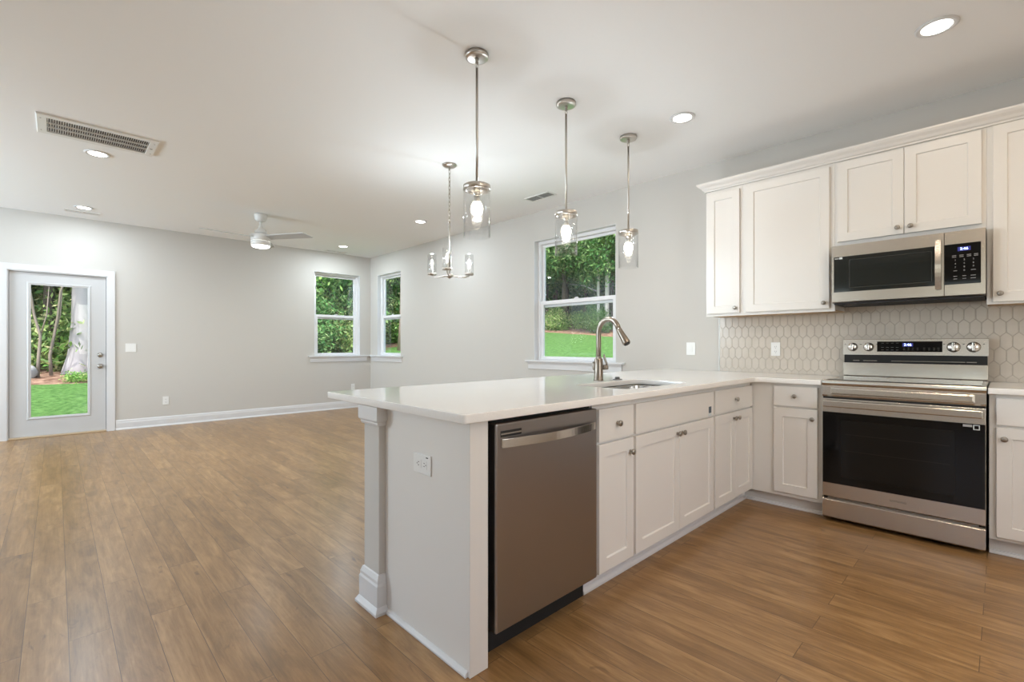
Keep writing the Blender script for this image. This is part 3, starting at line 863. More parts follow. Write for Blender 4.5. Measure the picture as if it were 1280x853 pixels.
# ------------------------------------------------------------------ range
rg = thing('range', 'stainless electric range with a black glass oven door against the tiled wall', 'range', (7.4662, -0.610, 0), 0)
w = 0.7615
obj('body', MB().box(0.003, 0.0, 0.055, w-0.003, 0.575, 0.884), 'steel_dark', rg)
for x in (0.06, w-0.06):
    for y in (0.06, 0.50):
        obj('leg', MB().lathe([(0.018, 0.001), (0.018, 0.006), (0.012, 0.008), (0.012, 0.0545)], (x, y, 0), 14), 'gap_black', rg)
f = -0.056                                          # front face, world y = -0.666
ck = MB().prism([(0.575, 0.8845), (0.575, 0.9185), (-0.030, 0.9185), (f+0.004, 0.9165), (f-0.002, 0.910), (f-0.003, 0.898), (f+0.004, 0.8845)], 0, w, 'x')
obj('cooktop_rim', ck, 'steel', rg)
ct2 = obj('cooktop', MB().box(0.020, -0.020, 0.9188, w-0.020, 0.520, 0.9215, 0.001, 1), 'cooktop_glass', rg)
for (x, y, r) in ((0.20, 0.13, 0.115), (0.56, 0.13, 0.095), (0.20, 0.38, 0.075), (0.56, 0.38, 0.085)):
    obj('burner_ring', MB().torus((x, y, 0.9215), r, 0.0007, 'z', 40, 4), 'print_grey', ct2)
fa = MB().prism([(-0.002, 0.8838), (f+0.006, 0.8838), (f+0.001, 0.876), (f+0.002, 0.822), (f+0.008, 0.812), (-0.002, 0.812)], 0.001, w-0.001, 'x')
fas = obj('front_panel', fa, 'steel', rg)
def recess(x0, z0, x1, z1, y, dpt):
    m = MB(); bm = m.bm
    k = 0.010
    A = [bm.verts.new(p) for p in ((x0, y, z0), (x1, y, z0), (x1, y, z1), (x0, y, z1))]
    B = [bm.verts.new(p) for p in ((x0+k, y-dpt, z0+k), (x1-k, y-dpt, z0+k), (x1-k, y-dpt, z1-k), (x0+k, y-dpt, z1-k))]
    for i in range(4): bm.faces.new((A[i], A[(i+1) % 4], B[(i+1) % 4], B[i]))
    bm.faces.new(B); bm.faces.new(A[::-1])
    bmesh.ops.recalc_face_normals(bm, faces=bm.faces)
    return m
obj('embossed_strip', recess(0.045, 0.826, w-0.045, 0.872, f+0.0015, 0.004), 'steel', fas)
# oven door
od = obj('oven_door', MB().box(0.002, f, 0.163, w-0.002, -0.004, 0.800, 0.004, 2), 'steel', rg)
obj('oven_glass', MB().box(0.0045, f-0.0022, 0.252, w-0.0045, f-0.0004, 0.712, 0.0008, 1), 'black_glass', od)
obj('inner_window', MB().box(0.105, f-0.0025, 0.300, w-0.125, f-0.00225, 0.665), 'oven_window', od)
for z in (0.575, 0.470):
    obj('oven_rack', MB().box(0.125, f-0.0028, z, w-0.145, f-0.0026, z+0.004), 'oven_rack_dim', od)
hb = MB().box(0.012, f-0.052, 0.748, w-0.012, f-0.036, 0.790, 0.006, 3)
for x in (0.022, w-0.022-0.026):
    hb.box(x, f-0.0368, 0.756, x+0.026, f-0.0004, 0.782, 0.002, 1)
obj('handle', hb, 'steel_handle', od)
st1 = obj('sticker', MB().box(8.135-7.4662, f-0.0030, 0.694, 8.172-7.4662, f-0.0024, 0.707), 'print_grey', od)
fr = MB(); bm_ = fr.bm
fr = wall_mesh(8.176-7.4662, 8.202-7.4662, 0.680, 0.707, [(8.180-7.4662, 8.198-7.4662, 0.684, 0.703)], 0.0006, lambda u, d_, z: (u, f-0.0030+d_, z))
obj('sticker', fr, 'sticker_pale', od)
text_mesh('lettering', 'SAMSUNG', 0.017, 'print_brown', od, Matrix.Translation((7.855-7.4662, f-0.0008, 0.208)) @ FACE)
dwz = MB().prism([(-0.004, 0.030), (f+0.010, 0.026), (f, 0.034), (f, 0.140), (f+0.012, 0.150), (-0.004, 0.152)], 0.003, w-0.003, 'x')
obj('storage_drawer', dwz, 'steel', rg)
obj('drawer_gap', MB().box(0.006, -0.034, 0.1525, w-0.006, -0.003, 0.1625), 'gap_black', rg)
obj('door_gap', MB().box(0.004, f+0.012, 0.8006, w-0.004, -0.003, 0.8116), 'gap_black', rg)
obj('drawer_lip', MB().box(0.03, f+0.006, 0.1535, w-0.03, -0.035, 0.1580, 0.001, 1), 'nickel', rg)
# backguard, front at world y = -0.08  -> local 0.53
bgf = 0.530
obj('backguard_base', MB().box(0.002, bgf, 0.922, w-0.002, 0.598, 1.018, 0.004, 2), 'steel', rg)
obj('vent_recess', MB().box(0.006, bgf+0.016, 1.0185, w-0.006, 0.596, 1.0745), 'gap_black', rg)
for a, b in ((0.06, 0.098), (0.12, 0.20), (0.28, 0.70), (0.66, 0.708)):
    obj('vent_bar', MB().box(a, bgf+0.006, 1.030, b, bgf+0.0155, 1.036, 0.0015, 1), 'nickel_dark', rg) if b != 0.70 else obj('vent_bar', MB().box(0.28, bgf+0.006, 1.030, 0.655, bgf+0.0155, 1.036, 0.0015, 1), 'nickel_dark', rg)
cp = MB().prism([(bgf+0.006, 1.075), (0.596, 1.075), (0.596, 1.188), (bgf+0.030, 1.188), (bgf+0.016, 1.184)], 0, w, 'x')
tilt = math.atan2(0.010, 0.109)
cpo = obj('control_panel', cp, 'steel', rg)
def on_panel(z): return bgf+0.006+0.010*(z-1.075)/0.109
dz0, dz1 = 1.098, 1.170
dsp = MB().prism([(on_panel(dz0)-0.0010, dz0), (on_panel(dz0)+0.001, dz0), (on_panel(dz1)+0.001, dz1), (on_panel(dz1)-0.0010, dz1)], 7.667-7.4662, 8.012-7.4662, 'x')
dso = obj('display_panel', dsp, 'black_glass', cpo)
zc = 1.146
T_ = Matrix.Translation((7.835-7.4662, on_panel(zc)-0.0014, zc)) @ Matrix.Rotation(-tilt, 4, 'X') @ FACE
dg_ = text_mesh('clock_digits', '2:46', 0.024, 'digit_blue', dso, T_)
gl_ = MB().box(-0.028, -0.0001, -0.012, 0.028, 0.0001, 0.012); gl_.move(Matrix.Translation((7.835-7.4662, on_panel(zc)-0.00115, zc)) @ Matrix.Rotation(-tilt, 4, 'X'))
obj('lit_window', gl_, 'display_blue', dso)
for x in (0.225, 0.252, 0.279, 0.306):
    for z in (1.158, 1.128, 1.110):
        yy = on_panel(z)
        obj('key_mark', MB().box(x, yy-0.0016, z-0.0012, x+0.014, yy-0.0011, z+0.0012), 'print_dim', dso)
for x in (0.345, 0.368, 0.392, 0.416, 0.45, 0.475, 0.50, 0.522):
    for z in (1.112, 1.124):
        yy = on_panel(z)
        obj('key_mark', MB().box(x, yy-0.0016, z-0.0010, x+0.010, yy-0.0011, z+0.0010), 'print_dim', dso)
for x in (7.524, 7.619, 8.066, 8.160):
    z = 1.131
    kr_ = 0.027 if x < 8 else 0.030
    T_ = Matrix.Translation((x-7.4662, on_panel(z), z)) @ Matrix.Rotation(-tilt, 4, 'X')
    km = MB().lathe([(kr_+0.004, -0.0005), (kr_+0.004, -0.003), (kr_, -0.005), (kr_*0.96, -0.024), (kr_*0.86, -0.028), (0.0, -0.028)], (0, 0, 0), 28, 'y').move(T_)
    kk = obj('control_knob', km, 'steel_handle', cpo)
    gm = MB().box(-0.007, -0.042, -kr_*0.93, 0.007, -0.0282, kr_*0.93, 0.003, 2).move(T_)
    obj('grip', gm, 'steel_handle', kk)
    obj('pointer', MB().box(0.0008, -0.0426, 0.006, 0.0055, -0.0421, kr_*0.9).move(T_), 'slot_dark', kk)
    for sx in (-1, 1):
        obj('dial_mark', MB().box(sx*0.046-0.004, -0.0010, 0.017, sx*0.046+0.004, -0.0004, 0.0205).move(T_), 'slot_dark', cpo)

# ------------------------------------------------------------------ microwave (over the range)
mw = thing('microwave', 'stainless over-the-range microwave with a vertical bar handle', 'microwave', (7.4642, -0.400, 1.428), 0)
w = 0.7560; mh = 0.400
obj('body', MB().box(0.003, 0.030, 0.006, w-0.001, 0.392, mh), 'gap_black', mw)
sp_x = 8.0415-7.4642
md = obj('door', MB().box(0.0, 0.0, 0.014, sp_x-0.001, 0.0295, mh-0.001, 0.001, 1), 'steel', mw)
obj('window', MB().box(0.012, -0.0012, 0.080, sp_x-0.030, -0.0003, 0.322, 0.0004, 1), 'micro_glass', md)
fr = wall_mesh(0.10, sp_x-0.055, 0.105, 0.296, [(0.104, sp_x-0.059, 0.108, 0.293)], 0.0003, lambda u, d_, z: (u, -0.0016+d_, z))
obj('window_border', fr, 'oven_inner', md)
hb = MB()
prev = None
bmv = hb.bm; rings = []
for k in range(13):
    t = k/12
    z = 0.055 + 0.300*t
    y = -0.024 - 0.016*math.sin(math.pi*t)
    rings.append([bmv.verts.new((xx, yy, z)) for xx, yy in ((sp_x-0.040, y), (sp_x-0.012, y), (sp_x-0.012, y+0.012), (sp_x-0.040, y+0.012))])
for A, B in zip(rings, rings[1:]):
    for i in range(4): bmv.faces.new((A[i], A[(i+1) % 4], B[(i+1) % 4], B[i]))
bmv.faces.new(rings[0]); bmv.faces.new(rings[-1])
bmesh.ops.recalc_face_normals(bmv, faces=bmv.faces)
bmesh.ops.bevel(bmv, geom=[e for e in bmv.edges if e.calc_face_angle(0) > 0.6], offset=0.003, segments=2, affect='EDGES')
hb.box(sp_x-0.036, -0.0145, 0.062, sp_x-0.016, -0.0005, 0.082); hb.box(sp_x-0.036, -0.0145, 0.328, sp_x-0.016, -0.0005, 0.348)
obj('handle', hb, 'steel_handle', md)
obj('sticker', MB().box(0.044, -0.0020, 0.305, 0.062, -0.0014, 0.319), 'sticker_pale', md)
obj('sticker', MB().box(0.018, -0.0020, 0.307, 0.042, -0.0014, 0.315), 'print_grey', md)
mp_ = obj('control_panel', MB().box(sp_x+0.001, 0.0, 0.014, w, 0.0295, mh-0.001, 0.001, 1), 'steel', mw)
mg = obj('key_panel', MB().box(sp_x+0.0015, -0.0012, 0.080, w-0.020, -0.0003, 0.322, 0.0004, 1), 'black_glass', mp_)
kc = (sp_x + w - 0.020)/2 + 0.006
obj('lit_window', MB().box(kc-0.026, -0.0016, 0.277, kc+0.030, -0.0013, 0.301), 'display_blue', mg)
text_mesh('clock_digits', '2:46', 0.021, 'digit_blue', mg, Matrix.Translation((kc+0.002, -0.0019, 0.289)) @ FACE)
for z in (0.252, 0.243):
    for x in (-0.050, -0.018, 0.014, 0.044): obj('key_mark', MB().box(kc+x, -0.0019, z-0.0013, kc+x+0.018, -0.0014, z+0.0013), 'print_grey', mg)
nums = [('1', -0.036, .224), ('2', 0.003, .224), ('3', .042, .224), ('4', -0.036, .203), ('5', .003, .203), ('6', .042, .203), ('7', -.036, .182), ('8', .003, .182), ('9', .042, .182), ('0', .003, .161)]
for s, x, z in nums:
    text_mesh('key_digit', s, 0.013, 'print_grey', mg, Matrix.Translation((kc+x, -0.0018, z)) @ FACE)
for x, z, ww in ((-0.044, .161, .016), (.032, .161, .020), (-.044, .128, .016), (-.005, .128, .016), (.030, .128, .022), (-.044, .112, .016), (-.005, .112, .016), (.030, .112, .022)):
    obj('key_mark', MB().box(kc+x, -0.0019, z-0.0013, kc+x+ww, -0.0014, z+0.0013), 'print_grey', mg)
obj('bottom_grille', MB().box(0.012, 0.010, -0.004, w-0.008, 0.34, 0.0055), 'gap_black', mw)
obj('bottom_trim', MB().prism([(0.030, 0.0060), (0.030, 0.0135), (0.002, 0.0135), (0.012, 0.0060)], 0.001, w-0.001, 'x'), 'steel_dark', mw)

# ------------------------------------------------------------------ wall plates
def plate(name, label, w, h, loc, rz, kind, tiltz=False):
    """local: x width, -y into the room, centred"""
    r = thing(name, label, 'switch' if kind == 'switch' else 'outlet', loc, rz)
    obj('cover_plate', MB().box(-w/2, -0.006, -h/2, w/2, -0.0005, h/2, 0.002, 2), 'plate_white', r)
    if kind == 'switch':
        n = max(1, round((w-0.024)/0.046))
        for i in range(n):
            x = (i-(n-1)/2)*0.046
            p = MB().prism([(-0.0062, -0.033), (-0.0095, -0.033), (-0.0068, 0.033), (-0.0062, 0.033)], x-0.0165, x+0.0165, 'x')
            obj('rocker', p, 'plate_white', r)
    else:
        for s in (-1, 1):
            if w > h:
                c = (s*0.0195, 0.0)
            else:
                c = (0.0, s*0.0195)
            f_ = obj('receptacle', MB().box(c[0]-0.0165, -0.0072, c[1]-0.0165, c[0]+0.0165, -0.0062, c[1]+0.0165, 0.0003, 1), 'plate_white', r)
            sl = MB()
            if w > h:
                for q in (-1, 1): sl.box(c[0]-0.0045, -0.0076, c[1]+q*0.006-0.001, c[0]+0.0045, -0.0073, c[1]+q*0.006+0.001)
                sl.box(c[0]+s*0.010-0.002, -0.0076, c[1]-0.002, c[0]+s*0.010+0.002, -0.0073, c[1]+0.002)
            else:
                for q in (-1, 1): sl.box(c[0]+q*0.006-0.001, -0.0076, c[1]-0.0035, c[0]+q*0.006+0.001, -0.0073, c[1]+0.0055)
                sl.box(c[0]-0.002, -0.0076, c[1]-0.012, c[0]+0.002, -0.0073, c[1]-0.008)
            obj('socket_slots', sl, 'slot_dark', f_)
    return r
plate('light_switch', 'white double rocker switch plate on the wall beside the glass door', 0.118, 0.118, (0, -3.541, 1.110), R(90), 'switch')
plate('outlet', 'white outlet low on the long wall, below the double switch plate', 0.072, 0.118, (0, -3.150, 0.357), R(90), 'outlet')
plate('outlet', 'white outlet low on the wall below the corner window', 0.072, 0.118, (0, -0.352, 0.380), R(90), 'outlet')
s_ = plate('light_switch', 'white rocker switch on painted wall between window and tiles', 0.086, 0.118, (6.264, 0, 1.112), 0, 'switch')
plate('outlet', 'white outlet on the tiled backsplash under the wide upper cabinet', 0.070, 0.112, (6.990, -0.0078, 1.112), 0, 'outlet')
o_ = plate('outlet', 'white outlet lying sideways on the peninsula end panel', 0.118, 0.076, (6.732, YP, 0.684), 0, 'outlet')
obj('indicator_light', MB().box(0.030, -0.0068, 0.027, 0.044, -0.0062, 0.031), 'slot_dark', o_)

# ------------------------------------------------------------------ pendants
def chain(parent, top, bottom, n, R_=0.008, r=0.0016, mat='nickel'):
    for i in range(n):
        z = top - (top-bottom)*(i+0.5)/n
        hgt = (top-bottom)/n*0.62
        obj('chain_link', MB().torus((0, 0, z), R_, r, 'y' if i % 2 else 'x', 14, 6, 0.75, hgt/R_), mat, parent)
def pendant(loc, label):
    r = thing('pendant_light', label, 'pendant light', loc, 0, 'glass cylinder pendants over the counter')
    obj('canopy', MB().lathe([(0.0, -0.0268), (0.05, -0.026), (0.064, -0.022), (0.066, -0.018), (0.066, -0.0005)], (0, 0, 0), 36), 'nickel', r)
    obj('swivel', MB().lathe([(0.0, -0.058), (0.009, -0.055), (0.011, -0.046), (0.009, -0.036), (0.012, -0.032), (0.012, -0.0272)], (0, 0, 0), 16), 'nickel_dark', r)
    obj('hang_loop', MB().torus((0, 0, -0.070), 0.011, 0.0025, 'y', 18, 8, 0.8, 1.15), 'nickel', r)
    obj('stem', MB().tube([(0, 0, -0.078), (0, 0, -0.40), (0, 0, -0.741)], 0.0074, 12), 'nickel', r)
    obj('cap', MB().lathe([(0.010, -0.741), (0.074, -0.7425), (0.078, -0.746), (0.078, -0.772), (0.072, -0.774), (0.066, -0.770), (0.066, -0.752), (0.020, -0.750)], (0, 0, 0), 40), 'nickel', r)
    obj('glass_shade', MB().lathe([(0.0725, -0.7755), (0.0755, -0.7755), (0.0755, -1.036), (0.0725, -1.036), (0.0725, -0.7755)], (0, 0, 0), 48, cap=False), 'shade_glass', r)
    obj('socket', MB().lathe([(0.0, -0.752), (0.021, -0.752), (0.021, -0.800), (0.018, -0.806), (0.0, -0.806)], (0, 0, 0), 20), 'nickel', r)
    obj('bulb_base', MB().lathe([(0.0, -0.8065), (0.0155, -0.8065), (0.0165, -0.820), (0.022, -0.838)], (0, 0, 0), 20), 'candle_sleeve', r)
    obj('bulb', MB().lathe([(0.0221, -0.8385), (0.031, -0.856), (0.0350, -0.876), (0.032, -0.895), (0.024, -0.907), (0.012, -0.913), (0.0, -0.9145)], (0, 0, 0), 24), 'bulb_glow', r)
    lamp('bulb_lamp', 'POINT', (0, 0, -0.960), EP, BULB, r, shadow_soft_size=0.03)
    return r
pd = pendant((6.220, -2.562, H-0.0005), 'glass cylinder pendant hanging over the free end of the counter, biggest in view')
dup(pd, (6.230, -1.785, H-0.0005), label='glass cylinder pendant overlapping the glass of the big window by the faucet')
dup(pd, (6.237, -1.026, H-0.0005), label='glass cylinder pendant hanging beside the window edge, third along the counter')

# ------------------------------------------------------------------ chandelier
ch = thing('chandelier', 'nickel three-arm chandelier with glass tube shades hanging on a chain', 'chandelier', (4.785, -1.694, H-0.0005))
M_ = 'chandelier_nickel'
obj('canopy', MB().lathe([(0.0, -0.030), (0.02, -0.028), (0.055, -0.018), (0.066, -0.006), (0.066, -0.0005)], (0, 0, 0), 32), M_, ch)
obj('hang_loop', MB().torus((0, 0, -0.040), 0.012, 0.003, 'y', 18, 8), M_, ch)
chain(ch, -0.045, -0.560, 14, 0.0125, 0.0030, M_)
obj('stem', MB().tube([(0, 0, -0.56), (0, 0, -0.565), (0, 0, -0.60), (0, 0, -1.0)], [0.011, 0.011, 0.0065, 0.0065], 12), M_, ch)
obj('hub', MB().lathe([(0.0, -1.040), (0.010, -1.038), (0.014, -1.030), (0.028, -1.024), (0.030, -1.018), (0.030, -1.002), (0.024, -0.996), (0.0, -0.990)], (0, 0, 0), 24), M_, ch)
ang0 = math.atan2(-4.279+1.694, 8.287-4.785) + R(-6)
for k in range(3):
    a = ang0 + k*2*math.pi/3
    c, s = math.cos(a), math.sin(a)
    rr = 0.20
    arm = MB().tube([(0.028*c, 0.028*s, -1.012), (0.09*c, 0.09*s, -1.016), (0.16*c, 0.16*s, -1.014), (0.185*c, 0.185*s, -1.008), (rr*c, rr*s, -0.994)], [0.0065]*5, 10)
    ao = obj('arm', arm, M_, ch)
    obj('shade_cup', MB().lathe([(0.0, -0.994), (0.038, -0.993), (0.041, -0.988), (0.041, -0.974), (0.037, -0.973), (0.0, -0.973)], (rr*c, rr*s, 0), 28), M_, ao)
    obj('glass_shade', MB().lathe([(0.0375, -0.9725), (0.0400, -0.9725), (0.0400, -0.800), (0.0375, -0.800), (0.0375, -0.9725)], (rr*c, rr*s, 0), 32, cap=False), 'shade_glass', ao)
    obj('candle_sleeve', MB().lathe([(0.0, -0.9727), (0.012, -0.9727), (0.012, -0.908), (0.0, -0.908)], (rr*c, rr*s, 0), 16), 'candle_sleeve', ao)
    obj('bulb', MB().lathe([(0.0, -0.9075), (0.008, -0.906), (0.0125, -0.893), (0.0135, -0.884), (0.010, -0.866), (0.004, -0.850), (0.0, -0.847)], (rr*c, rr*s, 0), 18), 'bulb_glow', ao)
    lamp('bulb_lamp', 'POINT', (rr*c, rr*s, -0.812), EC, BULB, ch, shadow_soft_size=0.015)

# ------------------------------------------------------------------ ceiling fan
fn = thing('ceiling_fan', 'white three-blade ceiling fan with a lit drum light', 'ceiling fan', (1.816, -2.426, H-0.0005))
obj('canopy', MB().lathe([(0.024, -0.092), (0.050, -0.088), (0.066, -0.070), (0.074, -0.030), (0.074, -0.0005)], (0, 0, 0), 32), 'fan_white', fn)
obj('downrod', MB().tube([(0, 0, -0.090), (0, 0, -0.178)], 0.013, 16), 'fan_white', fn)
obj('yoke_cover', MB().lathe([(0.016, -0.150), (0.026, -0.170), (0.046, -0.190), (0.062, -0.202), (0.070, -0.222), (0.072, -0.246)], (0, 0, 0), 32), 'fan_white', fn)
obj('motor', MB().lathe([(0.0, -0.250), (0.078, -0.250), (0.106, -0.254), (0.113, -0.262), (0.113, -0.338), (0.106, -0.342), (0.0, -0.342)], (0, 0, 0), 40), 'fan_white', fn)
obj('dark_band', MB().lathe([(0.0, -0.2462), (0.074, -0.2465), (0.076, -0.2495), (0.0, -0.2498)], (0, 0, 0), 32), 'slot_dark', fn)
obj('light_ring', MB().lathe([(0.107, -0.3422), (0.110, -0.345), (0.112, -0.350), (0.112, -0.396), (0.104, -0.398)], (0, 0, 0), 40, cap=False), 'fan_white', fn)
obj('light_lens', MB().lathe([(0.1035, -0.360), (0.1035, -0.398), (0.096, -0.412), (0.07, -0.420), (0.0, -0.424)], (0, 0, 0), 40), 'fan_lens', fn)
lamp('fan_lamp', 'AREA', (0, 0, -0.43), 7, (1, 0.97, 0.92), fn, shape='DISK', size=0.19)
scr = 0.8036
def blade(ang):
    m = MB(); bm = m.bm
    n = 10; up = []; 
    pit = R(-13)
    for side in (0, 1):
        row = []
        for i in range(n+1):
            t = i/n; x = 0.10 + 0.59*t
            hw = 0.058 + 0.012*t
            fx_ = -hw; bx_ = hw
            if i == n: x0_, x1_ = x-0.045, x
            else: x0_ = x1_ = x - (0.045*0 if t < .9 else 0)
            zz = 0.004 if side else -0.004
            row.append((bm.verts.new((x0_ if i == n else x, fx_*math.cos(pit), fx_*math.sin(pit)+zz)), bm.verts.new((x1_ if i == n else x, bx_*math.cos(pit), bx_*math.sin(pit)+zz))))
        up.append(row)
    for i in range(n):
        (a, b), (c, d_) = up[1][i], up[1][i+1]; bm.faces.new((a, b, d_, c))
        (e, f_), (g_, h_) = up[0][i], up[0][i+1]; bm.faces.new((e, g_, h_, f_))
        bm.faces.new((a, c, g_, e)); bm.faces.new((b, f_, h_, d_))
    bm.faces.new((up[1][0][0], up[0][0][0], up[0][0][1], up[1][0][1])); bm.faces.new((up[1][n][0], up[1][n][1], up[0][n][1], up[0][n][0]))
    bmesh.ops.recalc_face_normals(bm, faces=bm.faces)
    m.move(Matrix.Translation((0, 0, -0.294)) @ Matrix.Rotation(ang, 4, 'Z'))
    return m
for k, a in enumerate((-12, 108, 228)):
    b_ = obj('blade', blade(scr + R(a)), 'blade_grey', fn)

# ------------------------------------------------------------------ recessed lights
def can(loc, label, energy, color, lit=True):
    r = thing('recessed_light', label, 'ceiling light', loc, 0, 'recessed ceiling lights')
    obj('trim_ring', MB().lathe([(0.062, -0.0005), (0.088, -0.0005), (0.088, -0.004), (0.080, -0.008), (0.064, -0.006), (0.062, -0.0005)], (0, 0, 0), 40, cap=False), 'trim_white', r)
    obj('lens', MB().lathe([(0.0, -0.0058), (0.0615, -0.0052), (0.0615, -0.0006), (0.0, -0.0006)], (0, 0, 0), 40), 'can_lens', r)
    lamp('can_lamp', 'AREA', (0, 0, -0.0095), energy, color, r, shape='DISK', size=0.12, spread=R(180))
    return r
can((8.051, -1.001, H-0.0002), 'recessed ceiling light in front of the microwave wall, largest of the ceiling lights', EK, WARM)
can((6.679, -1.016, H-0.0002), 'recessed ceiling light in front of the slim end upper cabinet', EK, WARM)
can((2.890, -4.022, H-0.0002), 'recessed ceiling light just beyond the big return air grille', EL*1.35, NEU)
can((0.668, -4.038, H-0.0002), 'recessed ceiling light beside a slot vent above the glass door', EL*0.55, NEU)
can((2.914, -0.790, H-0.0002), 'recessed ceiling light between chandelier and ceiling fan near the window wall', EL*0.55, NEU)
can((0.675, -0.838, H-0.0002), 'recessed ceiling light beside a slot vent above the corner windows', EL*0.7, NEU)
for (x, y) in ((8.05, -2.75), (9.25, -1.05), (9.25, -2.75)):  # unseen cans added to light the kitchen side
    can((x, y, H-0.0002), 'unseen recessed ceiling light added out of view', 8, KIT)
for (x, y) in ((6.5, -5.6), (3.6, -6.6), (8.4, -6.2)):  # more unseen cans, added as light from the rear
    r = can((x, y, H-0.0002), 'unseen recessed ceiling light added out of view', 2.5, WARM if x > 6 else NEU)

# ------------------------------------------------------------------ ceiling grilles
rgv = thing('return_air_grille', 'large white ceiling return grille with three rows of fins', 'vent', (3.362, -4.030, H-0.0003))
gx, gy = 0.205, 0.352
fr = wall_mesh(-gx, gx, -gy, gy, [(-gx+0.055, -0.049, -gy+0.055, gy-0.055), (-0.041, 0.041, -gy+0.055, gy-0.055), (0.049, gx-0.055, -gy+0.055, gy-0.055)], 0.012, lambda u, d_, z: (u, z, -0.0125+d_))
bmesh.ops.bevel(fr.bm, geom=[e for e in fr.bm.edges if e.calc_face_angle(0) > 0.5 and all(v.co.z < -0.012 for v in e.verts)], offset=0.003, segments=1, affect='EDGES')
obj('frame', fr, 'grille_white', rgv)
obj('duct', MB().box(-gx+0.05, -gy+0.05, -0.0015, gx-0.05, gy-0.05, -0.0002), 'duct_dark', rgv)
fm = MB()
nf = 44
for i in range(nf):
    y = -gy+0.055 + (2*gy-0.11)*(i+0.5)/nf
    for a, b in ((-gx+0.055, -0.049), (-0.041, 0.041), (0.049, gx-0.055)):
        fm.prism([(y-0.0035, -0.0115), (y-0.0025, -0.0115), (y+0.0035, -0.0018), (y+0.0025, -0.0018)], a+0.0002, b-0.0002, 'x')
obj('fins', fm, 'grille_white', rgv)
for y in (-gy+0.022, gy-0.022):
    for x in (-0.13, 0.13):
        obj('screw', MB().lathe([(0.0, -0.0145), (0.004, -0.014), (0.005, -0.0127)], (x, y, 0), 10), 'nickel_dark', rgv)
obj('latch', MB().box(-0.010, gy-0.040, -0.0150, 0.010, gy-0.022, -0.0127, 0.001, 1), 'nickel_dark', rgv)
def slot_vent(name, label, x, y, lx, ly, n=5, duct='duct_grey'):
    r = thing(name, label, 'vent', (x, y, H-0.0003), 0)
    t = 0.014
    obj('frame', wall_mesh(-lx/2, lx/2, -ly/2, ly/2, [(-lx/2+t, lx/2-t, -ly/2+t, ly/2-t)], 0.007, lambda u, d_, z: (u, z, -0.0072+d_)), 'grille_white', r)
    obj('duct', MB().box(-lx/2+t, -ly/2+t, -0.0012, lx/2-t, ly/2-t, -0.0002), duct, r)
    m = MB()
    long_x = lx > ly
    for i in range(n):
        if long_x:
            q = -ly/2+t+(ly-2*t)*(i+0.5)/n
            m.prism([(q-0.007, -0.0065), (q-0.005, -0.0065), (q+0.007, -0.0016), (q+0.005, -0.0016)], -lx/2+t+.0002, lx/2-t-.0002, 'x')
        else:
            q = -lx/2+t+(lx-2*t)*(i+0.5)/n
            m.prism([(q-0.007, -0.0065), (q-0.005, -0.0065), (q+0.007, -0.0016), (q+0.005, -0.0016)], -ly/2+t+.0002, ly/2-t-.0002, 'y')
    if long_x: m.box(-0.004, -ly/2+t, -0.0064, 0.004, ly/2-t, -0.0014)
    else: m.box(-lx/2+t, -0.008, -0.0068, lx/2-t, 0.008, -0.0014)
    obj('louvres', m, 'grille_white', r)
    return r
slot_vent('ceiling_register', 'slim white slot vent in the ceiling above the glass door wall', 0.400, -4.045, 0.13, 0.33, 2, 'duct_dark')
slot_vent('ceiling_register', 'slim white slot vent in the ceiling by the corner windows', 0.175, -0.74, 0.12, 0.36, 2, 'duct_dark')
slot_vent('ceiling_register', 'white ceiling register between chandelier canopy and pendants near the big window', 4.735, -0.42, 0.36, 0.15)

# ------------------------------------------------------------------ outdoors
def gz(x, y):
    z = -0.15 + 0.07*max(0.0, -x-0.3) + 0.10*max(0.0, y-0.3)
    return z
def edge(x, y):
    """signed: > 0 on the wooded side of the lawn edge"""
    wob = 0.45*mnoise.noise(Vector((x*0.5, y*0.5, 3.1)))
    a = -x - (6.6 + 0.42*max(0.0, y+1.0)) + wob
    if y > 6: a = -x - 9.6 + wob
    b = y - 15.0 + wob - 0.05*(x-4)
    return max(a, b)
def ground(name, wood):
    bm = bmesh.new(); V = {}
    def vt(i, j):
        if (i, j) not in V:
            x, y = i*0.5, j*0.5
            V[(i, j)] = bm.verts.new((x, y, gz(x, y) + 0.03*mnoise.noise(Vector((x, y, 0)))))
        return V[(i, j)]
    for i in range(-60, 44):
        for j in range(-40, 76):
            x, y = i*0.5+0.25, j*0.5+0.25
            if x > -0.2 and y < 0.2: continue
            if (edge(x, y) > 0) != wood: continue
            bm.faces.new((vt(i, j), vt(i+1, j), vt(i+1, j+1), vt(i, j+1)))
    for f_ in bm.faces: f_.smooth = True
    m = MB(); m.bm.free(); m.bm = bm
    return m
tag(obj('lawn', ground('lawn', False), 'lawn_grass'), 'bright green lawn outside the windows', 'lawn', kind='structure')
tag(obj('forest_floor', ground('forest_floor', True), 'leaf_litter'), 'reddish brown leaf litter under the trees', 'ground', kind='structure')

